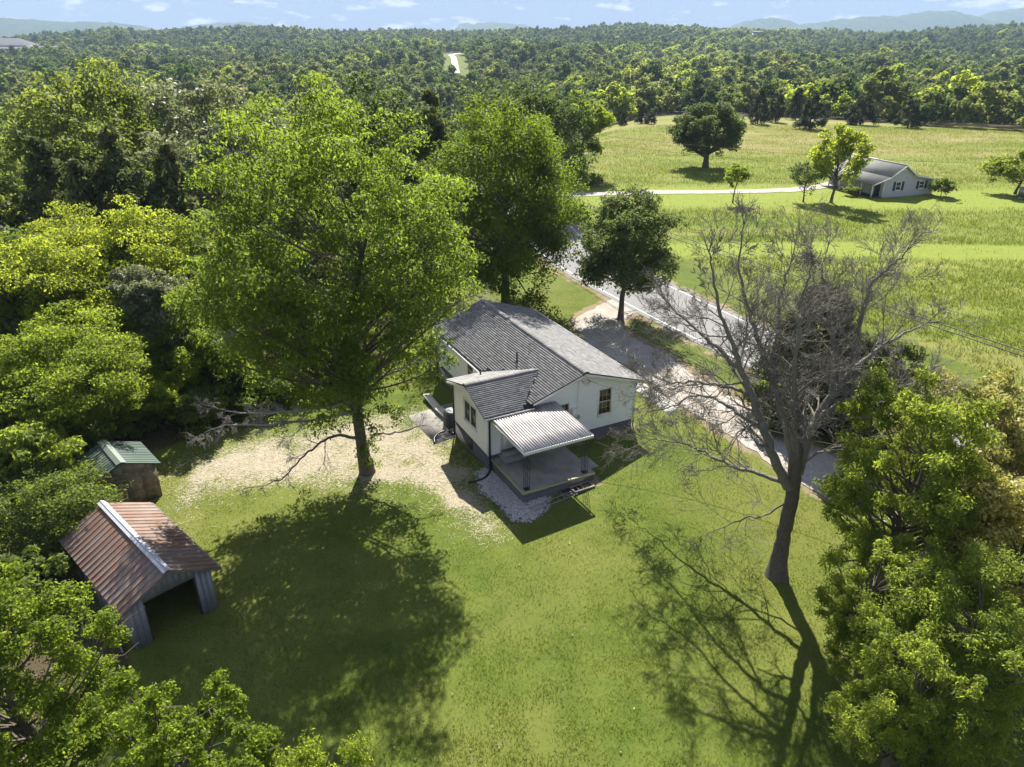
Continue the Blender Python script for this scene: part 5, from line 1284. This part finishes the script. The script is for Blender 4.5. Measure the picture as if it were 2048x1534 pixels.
M['leaf_far_deep'] = leaf_mat("leaf_far_deep", (.035, .060, .018), (.075, .105, .03), (.18, .27, .06), .36, .75, .06, .4)
far_crown(1, 'leaf_far', 900, 1.05); far_crown(2, 'leaf_far_pale', 900, 1.05); far_crown(3, 'leaf_far_deep', 900, 1.05); far_crown(4, 'leaf_dark', 900, 1.05); far_crown(5, 'leaf_yellow', 900, 1.05); far_crown(6, 'leaf_cedar', 700, .8, True)
F = [pts[NIND:]]
for r0, r1, dn in ((520, 1000, 8.2), (1000, 1500, 9.5), (1500, 2300, 10.2)):
    n = int((.80 * 2) * .5 * (r1 ** 2 - r0 ** 2) / dn ** 2); a = r_.uniform(-.80, .80, n); r = np.sqrt(r_.uniform(r0 ** 2, r1 ** 2, n)); x, y = r * np.sin(a), r * np.cos(a)
    keep = dist_line(FARROAD, x, y) > np.where(y < 540, 0, 15)
    keep &= ~((np.abs(x + 88) < 17) & (np.abs(y - 985) < 45))
    for f in FB: bx = at(f[0], 90, f[1])[0]; keep &= ~((np.abs(x - bx) < f[2] / 2 + 6) & (y > f[1] - 60) & (y < f[1] + 30))
    F.append(np.column_stack([x, y])[keep])
F = np.concatenate(F); fz = terrain(F[:, 0], F[:, 1]); n = len(F)
fr_ = np.hypot(F[:, 0], F[:, 1])
patch = 6.5 * (fbm(F[:, 0], F[:, 1] * .6, 130) - .5) + r_.normal(0, .7, n)
idx = np.where(patch > 1.5, 4, np.where(patch > .7, 1, np.where(patch < -1.5, 5, np.where(patch < -.7, r_.integers(2, 4, n), r_.integers(0, 3, n))))); idx = np.where(r_.random(n) < .12, r_.integers(0, 6, n), idx)
near_right = (fr_ < 480) & (F[:, 0] > 15); idx = np.where(near_right, r_.choice([0, 1, 1, 2, 4], n), idx)
fm = bpy.data.meshes.new("forest"); fm.vertices.add(n); fm.vertices.foreach_set("co", np.column_stack([F, fz - .4]).astype(np.float32).ravel())
for nm, ty, arr in (("rot", 'FLOAT', r_.uniform(0, 6.28, n)), ("scl", 'FLOAT', np.clip(np.exp(r_.normal(-.08, .30, n)), .5, 1.9) * np.where(fr_ > 1400, 1.0, np.where(fr_ < 420, .85, 1.0))), ("idx", 'INT', idx)):
    a_ = fm.attributes.new(nm, ty, 'POINT'); a_.data.foreach_set("value", arr.astype(np.int32 if ty == 'INT' else np.float32))
fo_ = obj("forest", fm, None, "stuff", "unbroken forest canopy covering the far valley and ridges", "forest")
ng = bpy.data.node_groups.new("forest", 'GeometryNodeTree')
ng.interface.new_socket("Geometry", in_out='INPUT', socket_type='NodeSocketGeometry'); ng.interface.new_socket("Geometry", in_out='OUTPUT', socket_type='NodeSocketGeometry')
gi, go = ng.nodes.new("NodeGroupInput"), ng.nodes.new("NodeGroupOutput")
iop = ng.nodes.new("GeometryNodeInstanceOnPoints"); ci = ng.nodes.new("GeometryNodeCollectionInfo"); ci.inputs["Collection"].default_value = far_col
ci.inputs["Separate Children"].default_value = True; ci.inputs["Reset Children"].default_value = True
iop.inputs["Pick Instance"].default_value = True
def nat(nm, ty):
    a = ng.nodes.new("GeometryNodeInputNamedAttribute"); a.data_type = ty; a.inputs["Name"].default_value = nm; return a.outputs[0]
cx = ng.nodes.new("ShaderNodeCombineXYZ"); ng.links.new(nat("rot", 'FLOAT'), cx.inputs[2])
er = ng.nodes.new("FunctionNodeEulerToRotation"); ng.links.new(cx.outputs[0], er.inputs[0])
ng.links.new(gi.outputs[0], iop.inputs["Points"]); ng.links.new(ci.outputs[0], iop.inputs["Instance"]); ng.links.new(nat("idx", 'INT'), iop.inputs["Instance Index"])
ng.links.new(er.outputs[0], iop.inputs["Rotation"]); ng.links.new(nat("scl", 'FLOAT'), iop.inputs["Scale"]); ng.links.new(iop.outputs[0], go.inputs[0])
md = fo_.modifiers.new("forest", 'NODES'); md.node_group = ng

# ------------------------------------------------------------------ far hills
M['hill'] = None
def hill_mat():
    m, nd, lk, out = new_mat("wooded_hill"); v = pos(nd)
    n1 = noise(nd, lk, .012, 6, .7, v); n2 = noise(nd, lk, .06, 4, .7, v)
    a = mixc(nd, lk, ramp(nd, lk, n1, .35, .65), (.03, .055, .018), (.085, .12, .035)); a = mixc(nd, lk, ramp(nd, lk, n2, .4, .7), a, (.02, .035, .012))
    principled(nd, lk, out, a, .95, .1, 0, n2, 1, 12); return m
M['hill'] = hill_mat()
HILLS = [(5200, [(-500, 52), (-200, 44), (0, 39), (50, 41), (110, 45), (180, 46), (250, 50), (300, 60)]), (6800, [(330, 62), (400, 52), (440, 48), (500, 46), (516, 52), (530, 62)]),
         (7400, [(900, 62), (925, 50), (960, 47), (1010, 47), (1050, 51), (1090, 62)]), (6400, [(1440, 62), (1480, 48), (1510, 41), (1545, 38), (1570, 44), (1590, 62)]),
         (6000, [(1560, 62), (1600, 52), (1660, 44), (1720, 38), (1790, 36), (1850, 28), (1890, 28), (1930, 36), (1970, 44), (2020, 56), (2060, 64)]),
         (6900, [(1900, 60), (1950, 38), (1990, 26), (2048, 20), (2150, 24), (2300, 34), (2500, 62)])]
for hi, (Y, pl) in enumerate(HILLS):
    r_ = np.random.default_rng(300 + hi); PX = np.arange(pl[0][0], pl[-1][0] + 1, 4.0); PY = np.interp(PX, [p[0] for p in pl], [p[1] for p in pl])
    PY = PY - np.convolve(r_.normal(0, 1.6, len(PX) + 4), np.ones(3) / 3, 'same')[:len(PX)]
    xs = (PX - 1024) / 1473 / 1.109 * Y; zt = CH + (60 - PY) / 1473 / 1.109 * Y
    prof_ = np.linspace(-1, 1, 21); rows = []
    for f in prof_: rows.append(np.column_stack([xs, np.full_like(xs, Y + f * 700) + r_.normal(0, 12, len(xs)), -38 + (zt + 38) * (np.cos(f * math.pi / 2) ** 1.2) + r_.normal(0, 3, len(xs)) * (abs(f) < .98)]))
    V_ = np.concatenate(rows); nX = len(xs); i, j = np.meshgrid(np.arange(nX - 1), np.arange(20)); b = (j * nX + i).ravel()
    obj("hill", make_mesh("hill", V_, [np.stack([b, b + 1, b + nX + 1, b + nX], 1)], M['hill'], False), kind="structure")

# ------------------------------------------------------------------ poles and wires
def pole(x, y, h, label, rz):
    t = thing("utility_pole", label, "utility pole", (x, y, tz(x, y)), rz); m_ = MB(); m_.tube([(0, 0, -.5), (0, 0, h)], [.15, .1], 8, True); obj("pole", m_.mesh("pole", M['wood_weathered']), t)
    m_ = MB(); m_.box((-1.0, -.05, h - .5), (1.0, .05, h - .38)); obj("crossarm", m_.mesh("crossarm", M['wood_weathered']), t)
    m_ = MB()
    for x_ in (-.9, .9, 0): m_.tube([(x_, 0, h - .38 if x_ else h), (x_, 0, (h - .38 if x_ else h) + .14)], .05, 6, True)
    obj("insulator", m_.mesh("insulator", M['grey_metal']), t); return t
def wire(a, b, sag, label, r=.012):
    t = np.linspace(0, 1, 24)[:, None]; P = np.array(a) + (np.array(b) - np.array(a)) * t - np.array([0, 0, 1.]) * 4 * t * (1 - t) * sag; m_ = MB(); m_.tube(P, r, 4); obj("power_line", m_.mesh("power_line", M['cables']), None, None, label, "power line")
p1 = at(1139, 262, 95); pole(p1[0], 95, p1[2] - tz(p1[0], 95), "wooden utility pole beside the drooping tree", R(20))
P1 = np.array([p1[0], 95, p1[2]])
pa, pb = at(1165, 400, 70), at(2048, 697, 31)
pd = (pb - pa); e0, e1 = pa - pd * .35, pb + pd * .25
wire(e0, e1, .25, "thick black cable strung along the road, upper of a close pair", .026)
pa2, pb2 = at(1165, 408, 70), at(2048, 707, 31); pd = pb2 - pa2; wire(pa2 - pd * .35, pb2 + pd * .25, .25, "thick black cable strung along the road, lower of a close pair", .026)
pa3, pb3 = at(1500, 497, 50), at(2048, 658, 30); pd = pb3 - pa3; wire(pa3 - pd * .5, pb3 + pd * .25, .2, "thin pale wire above the close pair of cables", .012)
wire(P1 + [0, 0, -.1], at(2120, 330, 118) , .9, "thin wire from the pole across the meadow, uppermost", .014)
wire(P1 + [0, 0, -1.1], at(2120, 352, 116), .9, "thin wire from the pole across the meadow, lower one", .014)
q_ = hp(5.95, -.32); wire((q_[0], q_[1], 4.06), at(1760, 908, 29), .25, "service wire running from the house gable towards the road", .014)

# ------------------------------------------------------------------ grass, straw and meadow blades
def blades(P, hgt, wid, seed, lean=.5):
    r_ = np.random.default_rng(seed); n = len(P); a = r_.uniform(0, 6.28, n); d = np.column_stack([np.cos(a), np.sin(a), np.zeros(n)])
    h = (hgt * r_.uniform(.6, 1.35, n))[:, None]; b = r_.uniform(0, 6.28, n); l = np.column_stack([np.cos(b), np.sin(b), np.zeros(n)]) * lean * h
    v = np.stack([P - d * wid / 2, P + d * wid / 2, P + l + np.array([0, 0, 1.]) * h], 1).reshape(-1, 3); return v, np.arange(3 * n).reshape(-1, 3)
def free(x, y, m=.15):
    return (sdf(HOUSE, x, y) < -m) & (dist_line(ROAD, x, y) > 3.8) & (dist_line(DRIVE, x, y) > 1.9) & (sdf(GP, x, y) < 0) & (sdf(w4, x, y) < 0)
r_ = np.random.default_rng(17)
n = 620000
yy = 11 + 52 * r_.random(n) ** 1.35; xx = r_.uniform(-.75, .80, n) * (yy * .93 + 9)
k = free(xx, yy); xx, yy = xx[k], yy[k]
mk = masks(xx, yy); side = (xx - 22.7) * .885 + (yy - 41) * .465
clump = np.clip((fbm(xx, yy, 1.1) - .5) * 4, -1, 1)
pk = (1 - np.clip(mk[0] * 1.1, 0, .93)) * (1 - .9 * mk[1]) * (.55 + .45 * clump) * (1 - .8 * mk[5])
k = (r_.random(len(xx)) < np.clip(pk, 0, 1)); xx, yy, clump = xx[k], yy[k], clump[k]
P = np.column_stack([xx, yy, terrain(xx, yy) - .01]); v, f = blades(P, .09, .03, 1, .8)
big = .5 + 1.1 * (fbm(xx, yy, 5.5) - .5) + .9 * (fbm(xx + 40, yy, .9) - .5) + r_.normal(0, .34, len(xx))
obj("grass", make_mesh("grass", v, [f], M['grass'], False, {"tint": ('FACE', np.clip(big, 0, 1))}), kind="stuff", label="short mown lawn grass around the house", cat="grass")
# straw strands
n = 60000; xx = r_.uniform(-19.5, .5, n); yy = r_.uniform(26.5, 41.5, n); k = free(xx, yy, .05); xx, yy = xx[k], yy[k]
k = r_.random(len(xx)) < masks(xx, yy)[0] * .7; xx, yy = xx[k], yy[k]
P = np.column_stack([xx, yy, terrain(xx, yy) + .02]); n = len(P); a = r_.uniform(0, 6.28, n); L = r_.uniform(.08, .22, n)
d = np.column_stack([np.cos(a), np.sin(a), r_.normal(0, .22, n)]) * L[:, None]; w_ = np.column_stack([-np.sin(a), np.cos(a), np.zeros(n)]) * .007
v = np.stack([P - d / 2 - w_, P + d / 2 - w_, P + d / 2 + w_, P - d / 2 + w_], 1).reshape(-1, 3); v[:, 2] = np.maximum(v[:, 2], terrain(v[:, 0], v[:, 1]) + .012)
obj("straw", make_mesh("straw", v, [np.arange(4 * n).reshape(-1, 4)], M['straw'], False, {"tint": ('FACE', np.clip(r_.normal(.5, .25, n), 0, 1))}), kind="stuff", label="pale straw mulch scattered left of the house", cat="straw")
# meadow
n = 420000; yy = 42 + 150 * r_.random(n) ** 1.3; xx = -4 + r_.random(n) * (yy * .85 + 6); k = free(xx, yy); xx, yy = xx[k], yy[k]; mk = masks(xx, yy)
cl = np.clip((.6 * fbm(xx * .5, yy, 3.2) + .4 * fbm(xx, yy, 1.1) - .5) * 4, -1, 1)
k = r_.random(len(xx)) < np.clip(mk[2] * (1 - .97 * mk[4]) * (.5 + .6 * cl), 0, 1) * (1 - mk[1]); k &= dist_line(FARDRIVE, xx, yy) > 2
xx, yy, cl, tn = xx[k], yy[k], cl[k], mk[3][k]; P = np.column_stack([xx, yy, terrain(xx, yy) - .02]); v, f = blades(P, .34, .075, 4, .5)
obj("meadow_grass", make_mesh("meadow_grass", v, [f], M['meadow_grass'], False, {"tint": ('FACE', np.clip(.50 + .35 * tn + .8 * (fbm(xx * .35, yy, 9) - .5) + .15 * cl + r_.normal(0, .17, len(xx)), 0, 1))}), kind="stuff", label="rough tall grass of the open meadow across the road", cat="grass")
# fallen leaves and twigs on the lawn
n = 420; yy = 12 + 48 * r_.random(n) ** 1.3; xx = r_.uniform(-.7, .75, n) * (yy * .9 + 8); k = free(xx, yy); xx, yy = xx[k], yy[k]; n = len(xx)
P = np.column_stack([xx, yy, terrain(xx, yy) + .06]); v, f, t = leaves(6, P, np.full(n, .01), n, .085, .4, .1, .7, 2.0, 0, .4)
M['fallen'] = simple("fallen", (.30, .22, .10), .7, .2, 0, .3, 2, 30, .6)
obj("fallen_leaves", make_mesh("fallen_leaves", v, [f], M['fallen'], False, {"tint": ('FACE', t)}), kind="stuff", label="few dry fallen leaves scattered over the lawn", cat="fallen leaves")
# leaf litter under the woods
n = 40000; xx = r_.uniform(-30, -4, n); yy = r_.uniform(14, 62, n); k = (masks(xx, yy)[1] > r_.random(n)) & free(xx, yy); xx, yy = xx[k], yy[k]; n = len(xx)
P = np.column_stack([xx, yy, terrain(xx, yy) + .02]); v, f, t = leaves(5, P, np.full(n, .02), n, .12, .5, .2, .6, 1.5)
M['litter'] = simple("litter", (.16, .115, .065), .8, .2, 0, .3, 2, 30, .6)
obj("leaf_litter", make_mesh("leaf_litter", v, [f], M['litter'], False, {"tint": ('FACE', t)}), kind="stuff", label="brown fallen leaves under the left trees", cat="leaf litter")

# ------------------------------------------------------------------ haze over the whole valley
mb = MB(); mb.box((-8500, -500, -80), (8500, 8400, 330)); hm = bpy.data.materials.new("haze"); hm.use_nodes = True; hm.node_tree.nodes.clear()
ho = hm.node_tree.nodes.new("ShaderNodeOutputMaterial"); pv_ = hm.node_tree.nodes.new("ShaderNodeVolumePrincipled")
pv_.inputs["Color"].default_value = (.48, .66, .86, 1); pv_.inputs["Density"].default_value = .00013; pv_.inputs["Anisotropy"].default_value = .0
hm.node_tree.links.new(pv_.outputs[0], ho.inputs["Volume"])
obj("haze", mb.mesh("haze", hm), kind="stuff", label="thin blue summer haze over the valley", cat="haze")
